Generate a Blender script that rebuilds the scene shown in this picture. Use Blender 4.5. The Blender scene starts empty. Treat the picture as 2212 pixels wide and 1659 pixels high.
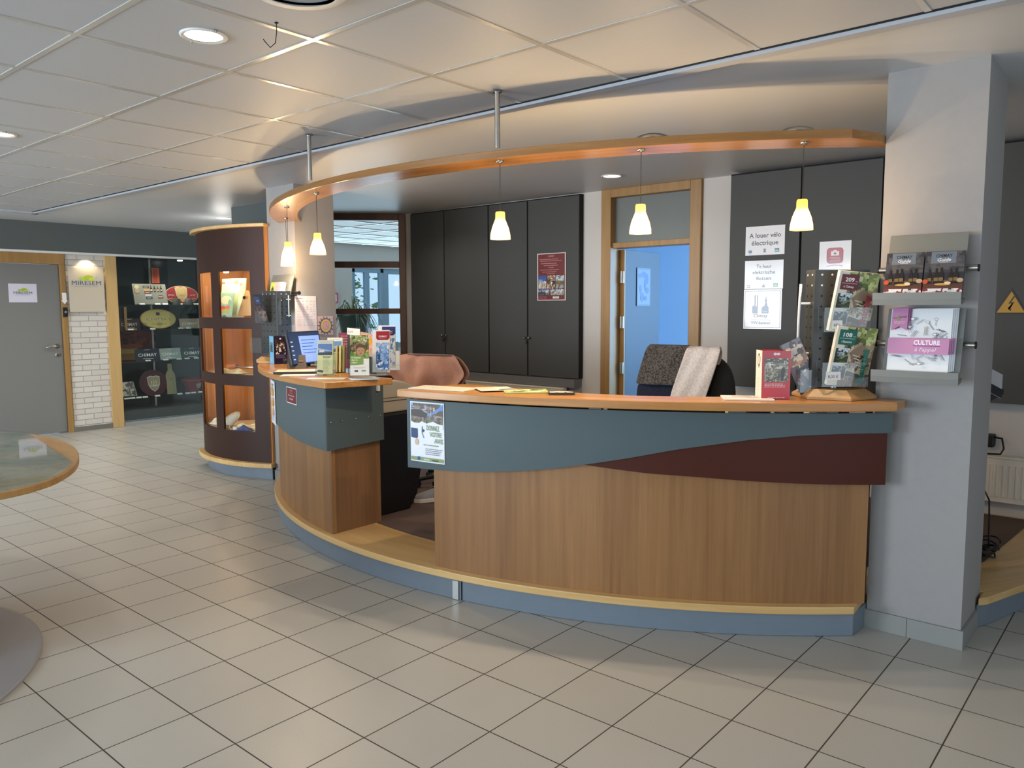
import bpy, bmesh, math, random
from mathutils import Vector, Matrix
S = bpy.context.scene
COL = bpy.data.collections.new('Scene'); S.collection.children.link(COL)
R_ = math.radians; PI = math.pi

# ------------------------------------------------------------------ camera, world, exposure
def setup_camera():
    pitch, roll, th = R_(5.605), R_(-0.245), R_(49.57)
    F = Vector((0, math.cos(pitch), -math.sin(pitch)))
    U0 = Vector((0, math.sin(pitch), math.cos(pitch))); R0 = Vector((1, 0, 0))
    Rr = R0*math.cos(roll) + U0*math.sin(roll); U = -R0*math.sin(roll) + U0*math.cos(roll)
    def rm(v): return Vector((v.x*math.sin(th) - v.y*math.cos(th), v.x*math.cos(th) + v.y*math.sin(th), v.z))
    F, Rr, U = rm(F), rm(Rr), rm(U)
    cam = bpy.data.cameras.new('camera'); ob = bpy.data.objects.new('camera', cam); COL.objects.link(ob)
    m = Matrix((Rr, U, -F)).transposed().to_4x4(); m.translation = (0, 0, 1.465)
    ob.matrix_world = m
    cam.sensor_width = 36; cam.sensor_fit = 'HORIZONTAL'; cam.lens = 36*1691/2212; cam.clip_start = .05
    S.camera = ob
setup_camera()
S.view_settings.view_transform = 'Standard'; S.view_settings.look = 'None'
S.view_settings.gamma = 1; S.view_settings.use_curve_mapping = False
S.view_settings.exposure = 0.36
W = bpy.data.worlds.new('sky'); S.world = W; W.use_nodes = True
W.node_tree.nodes['Background'].inputs[0].default_value = (.62, .82, 1, 1)
W.node_tree.nodes['Background'].inputs[1].default_value = .9
S.cycles.max_bounces = 7; S.cycles.diffuse_bounces = 4; S.cycles.glossy_bounces = 4
S.cycles.transmission_bounces = 6; S.cycles.transparent_max_bounces = 14
S.cycles.caustics_reflective = False; S.cycles.caustics_refractive = False
S.cycles.sample_clamp_indirect = 4; S.cycles.use_denoising = True; S.cycles.blur_glossy = .5

def area(name, loc, rot, sx, sy, power, col):
    l = bpy.data.lights.new(name, 'AREA'); l.shape = 'RECTANGLE'; l.size = sx; l.size_y = sy
    l.energy = power; l.color = col
    o = bpy.data.objects.new(name, l); COL.objects.link(o); o.location = loc; o.rotation_euler = rot
    return o
# daylight entering by the tall windows of the front wall (behind the viewpoint), the side wall, the far wing and the back office
area('window_daylight', (-1.5, -4.05, 1.45), (R_(122), 0, 0), 3.4, 1.9, 90, (.80, .90, 1))
area('window_daylight', (-6.2, -4.05, 1.45), (R_(118), 0, 0), 3.4, 1.9, 330, (.80, .90, 1))
area('window_daylight', (2.95, .6, 1.45), (R_(122), 0, R_(90)), 3.4, 1.9, 40, (.84, .92, 1))
area('wing_daylight', (-9.85, 8.3, 1.5), (R_(90), 0, R_(-90)), 2.6, 1.9, 36, (.66, .86, 1))
area('office_daylight', (-1.6, 8.2, 1.6), (R_(90), 0, R_(118)), 1.8, 1.6, 180, (.32, .56, .88))

def spot(name, loc, power, col, cone=120, blend=.7, radius=.06):
    l = bpy.data.lights.new(name, 'SPOT'); l.energy = power; l.color = col; l.spot_size = R_(cone); l.spot_blend = blend; l.shadow_soft_size = radius
    o = bpy.data.objects.new(name, l); COL.objects.link(o); o.location = loc
    return o
def point(name, loc, power, col, radius=.03, parent=None):
    l = bpy.data.lights.new(name, 'POINT'); l.energy = power; l.color = col; l.shadow_soft_size = radius
    o = bpy.data.objects.new(name, l); COL.objects.link(o); o.location = loc
    if parent: o.parent = parent
    return o

# ------------------------------------------------------------------ materials
def hx(s, a=1):
    s = s.lstrip('#'); c = [int(s[i:i+2], 16)/255 for i in (0, 2, 4)]
    return tuple((v/12.92 if v <= .04045 else ((v+.055)/1.055)**2.4) for v in c) + (a,)
MATS = {}
def base(name):
    m = bpy.data.materials.new(name); m.use_nodes = True
    nt = m.node_tree; return m, nt, nt.nodes['Principled BSDF']
def pm(name, col, rough=.5, metal=0, spec=.5, emit=None, es=0, noise=0, bump=0, nscale=40, alpha=1, trans=0):
    if name in MATS: return MATS[name]
    m, nt, b = base(name); c = hx(col) if isinstance(col, str) else col
    b.inputs['Base Color'].default_value = c; b.inputs['Roughness'].default_value = rough
    b.inputs['Metallic'].default_value = metal; b.inputs['Specular IOR Level'].default_value = spec
    b.inputs['Alpha'].default_value = alpha; b.inputs['Transmission Weight'].default_value = trans
    if emit:
        b.inputs['Emission Color'].default_value = hx(emit); b.inputs['Emission Strength'].default_value = es
    if noise or bump:
        tc = nt.nodes.new('ShaderNodeNewGeometry'); n = nt.nodes.new('ShaderNodeTexNoise'); n.inputs['Scale'].default_value = nscale
        n.inputs['Detail'].default_value = 4
        nt.links.new(tc.outputs['Position'], n.inputs['Vector'])
        if noise:
            mx = nt.nodes.new('ShaderNodeMix'); mx.data_type = 'RGBA'
            mx.inputs[6].default_value = tuple(v*(1-noise) for v in c[:3])+(1,); mx.inputs[7].default_value = tuple(min(1, v*(1+noise)) for v in c[:3])+(1,)
            nt.links.new(n.outputs[0], mx.inputs[0]); nt.links.new(mx.outputs[2], b.inputs['Base Color'])
        if bump:
            bp = nt.nodes.new('ShaderNodeBump'); bp.inputs['Strength'].default_value = bump; bp.inputs['Distance'].default_value = .004
            nt.links.new(n.outputs[0], bp.inputs['Height']); nt.links.new(bp.outputs[0], b.inputs['Normal'])
    MATS[name] = m; return m
CC = (-3.24, 5.952)
def wood(name, dark, light, sc=(20, 20, 1.2), mode='xyz', rough=.38, plank=0):
    """procedural oak: streaky noise stretched along the grain; mode 'arc' follows the counter's curve"""
    if name in MATS: return MATS[name]
    m, nt, b = base(name); N = nt.nodes.new; L = nt.links.new
    g = N('ShaderNodeNewGeometry')
    sub = N('ShaderNodeVectorMath'); sub.operation = 'SUBTRACT'; sub.inputs[1].default_value = (CC[0], CC[1], 0); L(g.outputs['Position'], sub.inputs[0])
    sp = N('ShaderNodeSeparateXYZ'); L(sub.outputs[0], sp.inputs[0])
    at = N('ShaderNodeMath'); at.operation = 'ARCTAN2'; L(sp.outputs['Y'], at.inputs[0]); L(sp.outputs['X'], at.inputs[1])
    arc = N('ShaderNodeMath'); arc.operation = 'MULTIPLY'; arc.inputs[1].default_value = 3.25; L(at.outputs[0], arc.inputs[0])
    vec = N('ShaderNodeCombineXYZ')
    if mode == 'arc':
        ln = N('ShaderNodeVectorMath'); ln.operation = 'LENGTH'
        c2 = N('ShaderNodeCombineXYZ'); L(sp.outputs['X'], c2.inputs[0]); L(sp.outputs['Y'], c2.inputs[1]); L(c2.outputs[0], ln.inputs[0])
        L(ln.outputs['Value'], vec.inputs[0]); L(arc.outputs[0], vec.inputs[1]); L(sp.outputs['Z'], vec.inputs[2])
    else:
        L(sp.outputs['X'], vec.inputs[0]); L(sp.outputs['Y'], vec.inputs[1]); L(sp.outputs['Z'], vec.inputs[2])
    mp = N('ShaderNodeMapping'); mp.inputs['Scale'].default_value = sc; L(vec.outputs[0], mp.inputs['Vector'])
    n = N('ShaderNodeTexNoise'); n.inputs['Scale'].default_value = 1.6; n.inputs['Detail'].default_value = 7; n.inputs['Roughness'].default_value = .68; n.inputs['Distortion'].default_value = .35
    L(mp.outputs[0], n.inputs['Vector'])
    n2 = N('ShaderNodeTexNoise'); n2.inputs['Scale'].default_value = .33; n2.inputs['Detail'].default_value = 2; L(mp.outputs[0], n2.inputs['Vector'])
    ad = N('ShaderNodeMath'); ad.operation = 'MULTIPLY_ADD'; ad.inputs[1].default_value = .55; L(n.outputs[0], ad.inputs[0])
    hm = N('ShaderNodeMath'); hm.operation = 'MULTIPLY'; hm.inputs[1].default_value = .45; L(n2.outputs[0], hm.inputs[0]); L(hm.outputs[0], ad.inputs[2])
    fac = ad.outputs[0]
    if plank:
        dv = N('ShaderNodeMath'); dv.operation = 'DIVIDE'; dv.inputs[1].default_value = plank; L(arc.outputs[0], dv.inputs[0])
        fl = N('ShaderNodeMath'); fl.operation = 'FLOOR'; L(dv.outputs[0], fl.inputs[0])
        wn = N('ShaderNodeTexWhiteNoise'); wn.noise_dimensions = '1D'; L(fl.outputs[0], wn.inputs['W'])
        a2 = N('ShaderNodeMath'); a2.operation = 'MULTIPLY_ADD'; a2.inputs[1].default_value = .12; L(wn.outputs['Value'], a2.inputs[0])
        a3 = N('ShaderNodeMath'); a3.operation = 'SUBTRACT'; a3.inputs[1].default_value = .06; L(fac, a3.inputs[0]); L(a3.outputs[0], a2.inputs[2]); fac = a2.outputs[0]
    cr = N('ShaderNodeValToRGB'); cr.color_ramp.elements[0].position = .30; cr.color_ramp.elements[1].position = .68
    cr.color_ramp.elements[0].color = hx(dark); cr.color_ramp.elements[1].color = hx(light); L(fac, cr.inputs[0]); L(cr.outputs[0], b.inputs['Base Color'])
    b.inputs['Roughness'].default_value = rough
    MATS[name] = m; return m
def glass(name, tint=(1, 1, 1), refl=1.0, extra=.0):
    """thin pane: clear straight-through with a mirror-like fresnel reflection"""
    if name in MATS: return MATS[name]
    m = bpy.data.materials.new(name); m.use_nodes = True; nt = m.node_tree; nt.nodes.clear(); N = nt.nodes.new; L = nt.links.new
    o = N('ShaderNodeOutputMaterial'); t = N('ShaderNodeBsdfTransparent'); t.inputs[0].default_value = (*tint, 1)
    g = N('ShaderNodeBsdfGlossy'); g.inputs['Roughness'].default_value = .02
    f = N('ShaderNodeFresnel'); ge = N('ShaderNodeNewGeometry'); io = N('ShaderNodeMix'); io.inputs[2].default_value = 1.45; io.inputs[3].default_value = 1/1.45
    L(ge.outputs['Backfacing'], io.inputs[0]); L(io.outputs[0], f.inputs[0])     # the same mirror strength on both faces of a thin pane
    mu = N('ShaderNodeMath'); mu.operation = 'MULTIPLY_ADD'; mu.inputs[1].default_value = refl*.62; mu.inputs[2].default_value = extra; L(f.outputs[0], mu.inputs[0])
    mx = N('ShaderNodeMixShader'); L(mu.outputs[0], mx.inputs[0]); L(t.outputs[0], mx.inputs[1]); L(g.outputs[0], mx.inputs[2]); L(mx.outputs[0], o.inputs[0])
    MATS[name] = m; return m
def printmat(name='print', rough=.45, coat=0):
    if name in MATS: return MATS[name]
    m, nt, b = base(name); a = nt.nodes.new('ShaderNodeAttribute'); a.attribute_name = 'Col'
    nt.links.new(a.outputs['Color'], b.inputs['Base Color']); b.inputs['Roughness'].default_value = rough
    b.inputs['Coat Weight'].default_value = coat; b.inputs['Coat Roughness'].default_value = .08
    MATS[name] = m; return m
PR = printmat(); PRG = printmat('print_laminated', .4, .6); PRM = printmat('print_glossy', .3, .25)

# ------------------------------------------------------------------ mesh helpers
class MB:
    def __init__(s): s.v = []; s.f = []; s.mi = []; s.c = []; s.mats = []; s.sm = []
    def face_set(s, verts, faces, mat, col=None, T=None, smooth=False):
        if mat not in s.mats: s.mats.append(mat)
        k = s.mats.index(mat); n = len(s.v)
        s.v += [tuple(T @ Vector(p)) for p in verts] if T is not None else [tuple(p) for p in verts]
        for f in faces: s.f.append([n+i for i in f]); s.mi.append(k); s.c.append(col); s.sm.append(smooth)
        return s
    def box(s, x0, y0, z0, x1, y1, z1, mat, col=None, T=None):
        v = [(x, y, z) for z in (z0, z1) for y in (y0, y1) for x in (x0, x1)]
        return s.face_set(v, [(0, 2, 3, 1), (4, 5, 7, 6), (0, 1, 5, 4), (2, 6, 7, 3), (0, 4, 6, 2), (1, 3, 7, 5)], mat, col, T)
    def prism(s, poly, z0, z1, mat, T=None, col=None, smooth=False):
        n = len(poly); v = [(x, y, z0) for x, y in poly] + [(x, y, z1) for x, y in poly]
        if sum(poly[i][0]*poly[(i+1) % n][1]-poly[(i+1) % n][0]*poly[i][1] for i in range(n)) < 0:
            v = [(x, y, z0) for x, y in poly[::-1]] + [(x, y, z1) for x, y in poly[::-1]]
        s.face_set(v, [tuple(range(n))[::-1], tuple(range(n, 2*n))], mat, col, T)
        k = s.mats.index(mat); b = len(s.v)-2*n
        for i in range(n):
            j = (i+1) % n; s.f.append([b+i, b+j, b+n+j, b+n+i]); s.mi.append(k); s.c.append(col); s.sm.append(smooth)
        return s
    def lathe(s, prof, mat, seg=24, T=None, col=None, smooth=True, cap=True):
        v = []; f = []; n = len(prof)
        for i in range(seg):
            a = 2*PI*i/seg
            for r, z in prof: v.append((r*math.cos(a), r*math.sin(a), z))
        for i in range(seg):
            j = (i+1) % seg
            for k in range(n-1): f.append((i*n+k, j*n+k, j*n+k+1, i*n+k+1))
        s.face_set(v, f, mat, col, T, smooth)
        if cap:
            for k in (0, n-1):
                if prof[k][0] > 1e-5:
                    r = [tuple(v[i*n+k]) for i in range(seg)]; s.face_set(r, [tuple(range(seg)) if k else tuple(range(seg))[::-1]], mat, col, T)
        return s
    def cyl(s, p, q, r, mat, seg=14, col=None, r2=None):
        p, q = Vector(p), Vector(q); d = q-p
        T = Matrix.Translation(p) @ d.to_track_quat('Z', 'Y').to_matrix().to_4x4()
        return s.lathe([(r, 0), (r if r2 is None else r2, d.length)], mat, seg, T, col)
    def tube(s, pts, r, mat, seg=8, col=None):
        pts = [Vector(p) for p in pts]; v = []; n = len(pts); up = None
        for i, p in enumerate(pts):
            t = (pts[min(i+1, n-1)]-pts[max(i-1, 0)]).normalized()
            if up is None: up = t.orthogonal().normalized()
            up = (up-t*up.dot(t)).normalized(); w = t.cross(up)
            for k in range(seg):
                a = 2*PI*k/seg; v.append(tuple(p+(up*math.cos(a)+w*math.sin(a))*r))
        f = [(i*seg+k, i*seg+(k+1) % seg, (i+1)*seg+(k+1) % seg, (i+1)*seg+k) for i in range(n-1) for k in range(seg)]
        f += [tuple(range(seg))[::-1], tuple(range((n-1)*seg, n*seg))]
        return s.face_set(v, f, mat, col, None, True)
    def ball(s, c, r, mat, seg=12, col=None, sc=(1, 1, 1)):
        prof = [(max(1e-5, r*math.sin(PI*k/8)), -r*math.cos(PI*k/8)) for k in range(9)]
        T = Matrix.Translation(c) @ Matrix.Diagonal((*sc, 1)); return s.lathe(prof, mat, seg, T, col, cap=False)
    def arc(s, c, r0, r1, a0, a1, z0, z1, mat, step=2.0, T=None):
        """curved wall or ring between two radii; z0 and z1 may be functions of the angle in degrees"""
        n = max(2, int(abs(a1-a0)/step)+1); f0 = z0 if callable(z0) else (lambda a: z0); f1 = z1 if callable(z1) else (lambda a: z1)
        v = []
        for i in range(n+1):
            a = a0+(a1-a0)*i/n; ca, sa = math.cos(R_(a)), math.sin(R_(a))
            for r in (r0, r1):
                for z in (f0(a), f1(a)): v.append((c[0]+r*ca, c[1]+r*sa, z))
        f = []
        for i in range(n):
            b = 4*i; e = b+4
            f += [(b, e, e+1, b+1), (b+2, b+3, e+3, e+2), (b, b+2, e+2, e), (b+1, e+1, e+3, b+3)]
        f += [(0, 1, 3, 2), (4*n, 4*n+2, 4*n+3, 4*n+1)]
        return s.face_set(v, f, mat, None, T)
    def build(s, name, parent=None, world=True, bevel=0, recalc=True, solid=0, subd=0, kind=None, smooth_all=False):
        off = Vector(parent.location) if (parent is not None and world) else Vector((0, 0, 0))
        me = bpy.data.meshes.new(name); me.from_pydata([tuple(Vector(p)-off) for p in s.v], [], s.f)
        for m in s.mats: me.materials.append(m)
        me.polygons.foreach_set('material_index', s.mi)
        me.polygons.foreach_set('use_smooth', [bool(x) or smooth_all for x in s.sm])
        if any(c is not None for c in s.c):
            at = me.color_attributes.new('Col', 'FLOAT_COLOR', 'CORNER'); data = []
            for p, c in zip(me.polygons, s.c):
                data += list(hx(c) if isinstance(c, str) else (c or (.5, .5, .5, 1)))*p.loop_total
            at.data.foreach_set('color', data)
        if recalc:
            bm = bmesh.new(); bm.from_mesh(me); bmesh.ops.recalc_face_normals(bm, faces=bm.faces); bm.to_mesh(me); bm.free()
        me.update(); o = bpy.data.objects.new(name, me); COL.objects.link(o)
        if parent is not None: o.parent = parent
        if kind: o['kind'] = kind
        if solid: md = o.modifiers.new('thickness', 'SOLIDIFY'); md.thickness = solid; md.offset = 0
        if bevel: md = o.modifiers.new('edge', 'BEVEL'); md.width = bevel; md.segments = 2; md.limit_method = 'ANGLE'; md.angle_limit = R_(50)
        if subd: md = o.modifiers.new('smooth', 'SUBSURF'); md.levels = subd; md.render_levels = subd
        return o
def thing(name, label, cat, loc=(0, 0, 0), group=None, rot=None):
    o = bpy.data.objects.new(name, None); COL.objects.link(o); o.location = loc; o.empty_display_size = .1
    if rot: o.rotation_euler = rot
    return tag(o, label, cat, group)
def tag(o, label, cat, group=None):
    o['label'] = label; o['category'] = cat
    if group: o['group'] = group
    return o
def struct(o): o['kind'] = 'structure'; return o
def copy_tree(o, parent=None):
    c = o.copy(); COL.objects.link(c); c.parent = parent
    for ch in [x for x in COL.objects if x.parent == o]: copy_tree(ch, c)
    return c
TX = {}
def text_geo(t, bold=0, res=2):
    k = (t, bold, res)
    if k not in TX:
        c = bpy.data.curves.new('t', 'FONT'); c.body = t; c.size = 1; c.resolution_u = res; c.offset = bold
        o = bpy.data.objects.new('t', c); me = o.to_mesh()
        v = [p.co.copy() for p in me.vertices]; f = [tuple(p.vertices) for p in me.polygons]
        o.to_mesh_clear(); bpy.data.objects.remove(o); bpy.data.curves.remove(c)
        x0 = min([p.x for p in v] or [0]); x1 = max([p.x for p in v] or [1]); TX[k] = (v, f, x0, x1)
    return TX[k]
class Sheet(MB):
    """a printed flat thing: x right, y up, z towards the reader; every mark lies a hair above the last"""
    def __init__(s, w, h, col='#f4f4f2', t=.0012, mat=None, step=.00022):
        super().__init__(); s.w, s.h, s.mat, s.z, s.st = w, h, mat or PR, 0, step
        s.box(-w/2, -h/2, -t, w/2, h/2, 0, s.mat, col)
    def up(s): s.z += s.st; return s.z
    def P(s, pts, col):
        z = s.up(); return s.face_set([(x, y, z) for x, y in pts], [tuple(range(len(pts)))], s.mat, col)
    def Rr(s, x0, y0, x1, y1, col): return s.P([(x0, y0), (x1, y0), (x1, y1), (x0, y1)], col)
    def E(s, cx, cy, rx, ry, col, n=24): return s.P([(cx+rx*math.cos(2*PI*i/n), cy+ry*math.sin(2*PI*i/n)) for i in range(n)], col)
    def Tx(s, t, x, y, size, col, w=None, bold=0, al='c', rot=0, italic=0):
        v, f, x0, x1 = text_geo(t, bold); k = size; kx = size if w is None else w/(x1-x0)
        ox = {'c': -(x0+x1)/2*kx, 'l': -x0*kx, 'r': -x1*kx}[al]; z = s.up(); c, n = math.cos(R_(rot)), math.sin(R_(rot))
        out = []
        for p in v:
            px, py = p.x*kx+ox+p.y*k*italic, p.y*k; out.append((x+px*c-py*n, y+px*n+py*c, z))
        return s.face_set(out, f, s.mat, col)
    def Line(s, x0, y0, x1, y1, w, col):
        d = Vector((x1-x0, y1-y0)); n = Vector((-d.y, d.x)).normalized()*w/2
        return s.P([(x0-n.x, y0-n.y), (x1-n.x, y1-n.y), (x1+n.x, y1+n.y), (x0+n.x, y0+n.y)], col)
    def Grey(s, x0, y0, x1, n, gap, col='#777777', h=.0016, seed=1):
        """small body text too fine to read, as broken lines of words"""
        r = random.Random(seed); z = s.up()
        for i in range(n):
            x = x0; y = y0-i*gap
            end = x1-(x1-x0)*(r.random()*.25)
            while x < end:
                w = min(end-x, .004+r.random()*.010); s.face_set([(x, y, z), (x+w, y, z), (x+w, y+h, z), (x, y+h, z)], [(0, 1, 2, 3)], s.mat, col); x += w+.0025
        return s
    def Mos(s, x0, y0, x1, y1, nx, ny, pal, seed=1, grad=None):
        """a small photograph: patches picked row by row from palettes"""
        r = random.Random(seed); z = s.up(); nx, ny = int(nx*1.7), int(ny*1.7); dx, dy = (x1-x0)/nx, (y1-y0)/ny
        g = [[(x0+i*dx+(r.uniform(-.42, .42)*dx if 0 < i < nx else 0), y0+j*dy+(r.uniform(-.42, .42)*dy if 0 < j < ny else 0), z) for i in range(nx+1)] for j in range(ny+1)]
        prev = [None]*nx
        for j in range(ny):
            for i in range(nx):
                p = pal[max(0, min(len(pal)-1, int((j+r.uniform(-.6, .6))*len(pal)/ny)))]; c = r.choice(p); k = r.random()
                if k < .38 and i and prev[i-1]: c = prev[i-1]          # patches run together like the shapes of a small picture
                elif k < .70 and prev[i]: c = prev[i]
                prev[i] = c; q = [g[j][i], g[j][i+1], g[j+1][i+1], g[j+1][i]]
                s.face_set(q, [(0, 1, 2, 3)], s.mat, c)
        return s
    def put(s, name, loc, psi, lean=0, label=None, cat=None, group=None, parent=None, kind=None, bevel=0, roll=0):
        o = s.build(name, None, world=False, recalc=False)
        o.rotation_mode = 'XYZ'; m = Matrix.Rotation(R_(psi), 4, 'Z') @ Matrix.Rotation(R_(90-lean), 4, 'X') @ Matrix.Rotation(R_(roll), 4, 'Z')
        o.matrix_world = Matrix.Translation(loc) @ m
        if parent is not None: o.parent = parent; o.location = Vector(loc)-Vector(parent.location)
        if label: tag(o, label, cat, group)
        if kind: o['kind'] = kind
        return o
def pose(o, loc, psi, lean=0, roll=0):
    o.matrix_world = Matrix.Translation(loc) @ Matrix.Rotation(R_(psi), 4, 'Z') @ Matrix.Rotation(R_(90-lean), 4, 'X') @ Matrix.Rotation(R_(roll), 4, 'Z')
    return o
# ------------------------------------------------------------------ shared materials
M_wall = pm('wall_paint', '#d3cfca', .7, noise=.03, nscale=3)
M_pillar = pm('pillar_plaster', '#9d9a98', .72, noise=.04, bump=.15, nscale=30)
M_ceil = pm('ceiling_plaster', '#d3d6d9', .42, noise=.03, nscale=2)
M_tile = pm('ceiling_tile', '#bcbfc3', .55, noise=.03, nscale=60)
M_bar = pm('ceiling_bar', '#d0cdc7', .22, .3)
M_trim = pm('edge_trim', '#b4b9c1', .4)
M_dgrey = pm('dark_grey_laminate', '#4b4c4b', .55, spec=.3, noise=.03, nscale=60)
M_bulk = pm('bulkhead_paint', '#5a605f', .55)
M_pan = pm('grey_green_laminate', '#526063', .5, spec=.3, noise=.03, nscale=90)
M_brown = pm('red_brown_laminate', '#4a2014', .5, spec=.25, noise=.03, nscale=90)
M_vbrown = pm('brown_laminate', '#372018', .5, spec=.25, noise=.03, nscale=90)
M_plinth = pm('plinth_laminate', '#76828e', .4, noise=.05, nscale=14)
M_base = pm('skirting_tile', '#8f918d', .45, noise=.05, nscale=20)
M_black = pm('black_laminate', '#0c0c0e', .5)
M_chrome = pm('brushed_steel', '#b5b3ae', .28, 1)
M_alu = pm('aluminium', '#c9cbcb', .35, .8)
M_white = pm('white_plastic', '#e8e6e2', .45)
M_gap = pm('dark_gap', '#070707', .8)
W_panel = wood('oak_panel', '#8a6238', '#b68e5c', (19, 19, .9), 'arc', .42, plank=.13)
W_panel = wood('oak_counter_panel', '#7d5530', '#a47749', (1, 26, .8), 'arc', .42, plank=.13)
W_top = wood('oak_worktop', '#a1672f', '#d39a5a', (26, .9, 26), 'arc', .26)
W_edge = wood('oak_step_edge', '#c79a5c', '#e8c488', (26, .9, 26), 'arc', .3)
W_rail = wood('oak_light_rail', '#80572d', '#ae7d47', (22, .8, 22), 'arc', .24)
W_frame = wood('oak_frame', '#8d6a3c', '#b38b54', (24, 24, 1.2), 'xyz', .4)
W_dark = wood('brown_window_wood', '#3f2820', '#5e3d2e', (24, 24, 1.2), 'xyz', .4)
W_light = wood('beech_panel', '#c09a62', '#d9b67e', (16, 16, .8), 'xyz', .4)
W_case = wood('cherry_case', '#a8713c', '#cc9357', (16, 16, .8), 'xyz', .4)
W_hex = wood('oak_foot', '#a87c4b', '#c99d68', (20, 6, 20), 'xyz', .4)

# ------------------------------------------------------------------ floor and ceiling
def floor_mat():
    m, nt, b = base('floor_tiles'); N = nt.nodes.new; L = nt.links.new
    g = N('ShaderNodeNewGeometry'); mp = N('ShaderNodeMapping'); mp.vector_type = 'TEXTURE'
    mp.inputs['Location'].default_value = (.0870, .0876, 0); L(g.outputs['Position'], mp.inputs['Vector'])
    br = N('ShaderNodeTexBrick'); br.offset = 0; br.squash = 1; br.inputs['Scale'].default_value = 1
    br.inputs['Brick Width'].default_value = .3043; br.inputs['Row Height'].default_value = .3043
    br.inputs['Mortar Size'].default_value = .0026; br.inputs['Mortar Smooth'].default_value = .1; br.inputs['Bias'].default_value = 0
    br.inputs['Color1'].default_value = hx('#aeaba2'); br.inputs['Color2'].default_value = hx('#b4b1a8'); br.inputs['Mortar'].default_value = hx('#3c352c')
    L(mp.outputs[0], br.inputs['Vector'])
    n = N('ShaderNodeTexNoise'); n.inputs['Scale'].default_value = 260; n.inputs['Detail'].default_value = 2; L(g.outputs['Position'], n.inputs['Vector'])
    mx = N('ShaderNodeMix'); mx.data_type = 'RGBA'; mx.blend_type = 'MULTIPLY'; mx.inputs[0].default_value = 1
    cr = N('ShaderNodeValToRGB'); cr.color_ramp.elements[0].color = (.86, .86, .86, 1); cr.color_ramp.elements[1].color = (1.08, 1.08, 1.08, 1); L(n.outputs[0], cr.inputs[0])
    L(br.outputs['Color'], mx.inputs[6]); L(cr.outputs[0], mx.inputs[7]); L(mx.outputs[2], b.inputs['Base Color'])
    ro = N('ShaderNodeMapRange'); ro.inputs['To Min'].default_value = .36; ro.inputs['To Max'].default_value = .8; L(br.outputs['Fac'], ro.inputs['Value']); L(ro.outputs[0], b.inputs['Roughness'])
    bp = N('ShaderNodeBump'); bp.invert = True; bp.inputs['Strength'].default_value = .5; bp.inputs['Distance'].default_value = .002; L(br.outputs['Fac'], bp.inputs['Height']); L(bp.outputs[0], b.inputs['Normal'])
    return m
M_floor = floor_mat()
struct(MB().box(-13.2, -4.6, -.1, 3.2, 10.6, 0, M_floor).build('floor'))
struct(MB().box(-13.2, -4.6, 2.456, 3.2, 10.6, 2.56, M_ceil).build('ceiling'))
# suspended tiles in the hall, a hair under the plaster, on shiny bars
tl = MB().box(-8.98, -4.3, 2.4535, 3.0, 3.03, 2.4558, M_tile).build('ceiling_tiles'); struct(tl)
b = MB(); x = -1.905+.5975*8
while x > -9: b.box(x-.011, -4.3, 2.4505, x+.011, 3.03, 2.4536, M_bar); x -= .5975
y = 2.412
while y > -4.3: b.box(-8.98, y-.011, 2.4504, 3.0, y+.011, 2.4535, M_bar); y -= .5975
struct(b.build('trim_1'))
b = MB().box(-9.04, 3.018, 2.436, 3.0, 3.075, 2.4562, M_trim).box(-9.04, -4.3, 2.436, -8.98, 3.075, 2.4562, M_trim).box(-8.98, 3.006, 2.4495, 3.0, 3.018, 2.4562, M_gap)
struct(b.build('trim_2'))
b = MB(); x = -7.27
for i in range(5): b.box(x-.6*i-.014, 5.0 if i else 5.6, 2.448, x-.6*i+.014, 10.0, 2.4562, M_bar)
for i in range(7): b.box(-9.9, 5.55+.6*i-.014, 2.449, -6.9+.0*i, 5.55+.6*i+.014, 2.4562, M_bar)
struct(b.build('trim_3'))

# ------------------------------------------------------------------ walls
def wall(name, *boxes, mat=None):
    b = MB()
    for q in boxes: b.box(*q, mat or M_wall)
    return struct(b.build(name))
wall('wall_back', (-6.36, 5.72, 0, -3.83, 5.85, 2.456), (-2.90, 5.72, 0, 3.0, 5.85, 2.456))
wall('wall_right', (3.0, -4.2, 0, 3.12, 5.72, .5), (3.0, -4.2, 2.4, 3.12, 5.72, 2.456), (3.0, -4.2, .5, 3.12, -1.2, 2.4), (3.0, 2.4, .5, 3.12, 5.72, 2.4))
wall('wall_front', (-10, -4.32, 0, 3.0, -4.2, .5), (-10, -4.32, 2.4, 3.0, -4.2, 2.456), (-10, -4.32, .5, -8.1, -4.2, 2.4), (-4.4, -4.32, .5, -3.3, -4.2, 2.4), (.3, -4.32, .5, 3.0, -4.2, 2.4))
wall('wall_left', (-10.12, -4.2, 0, -10.0, 2.70, 2.456), (-10.5, 6.06, 0, -10.0, 7.0, 2.456), (-10.12, 7.0, 0, -10.0, 7.86, 2.456), (-10.12, 7.86, 2.10, -10, 9.6, 2.456), (-10.12, 9.6, 0, -10, 10.2, 2.456), (-10.12, 7.86, 0, -10, 8.52, .06), (-10.12, 8.56, 0, -10, 9.6, .8))
wall('wall_wing', (-10, 10.2, 0, -5.6, 10.32, 2.456), (-5.72, 5.85, 0, -5.6, 10.2, 2.456))
wall('wall_middle', (-7.20, 4.19, 0, -5.85, 4.30, 2.456), (-7.20, 4.30, 0, -7.10, 4.86, 2.456), mat=M_bulk)
M_blue = pm('office_daylight_tint', '#b9cfe4', .7)  # wall colour tinted with the blue of the office daylight
wall('wall_office', (-5.55, 8.6, 0, -1.0, 8.7, 2.456), (-5.6, 5.85, 0, -5.5, 8.6, 2.456), (-1.1, 5.85, 0, -1.0, 8.6, 2.456), mat=M_blue)
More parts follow.
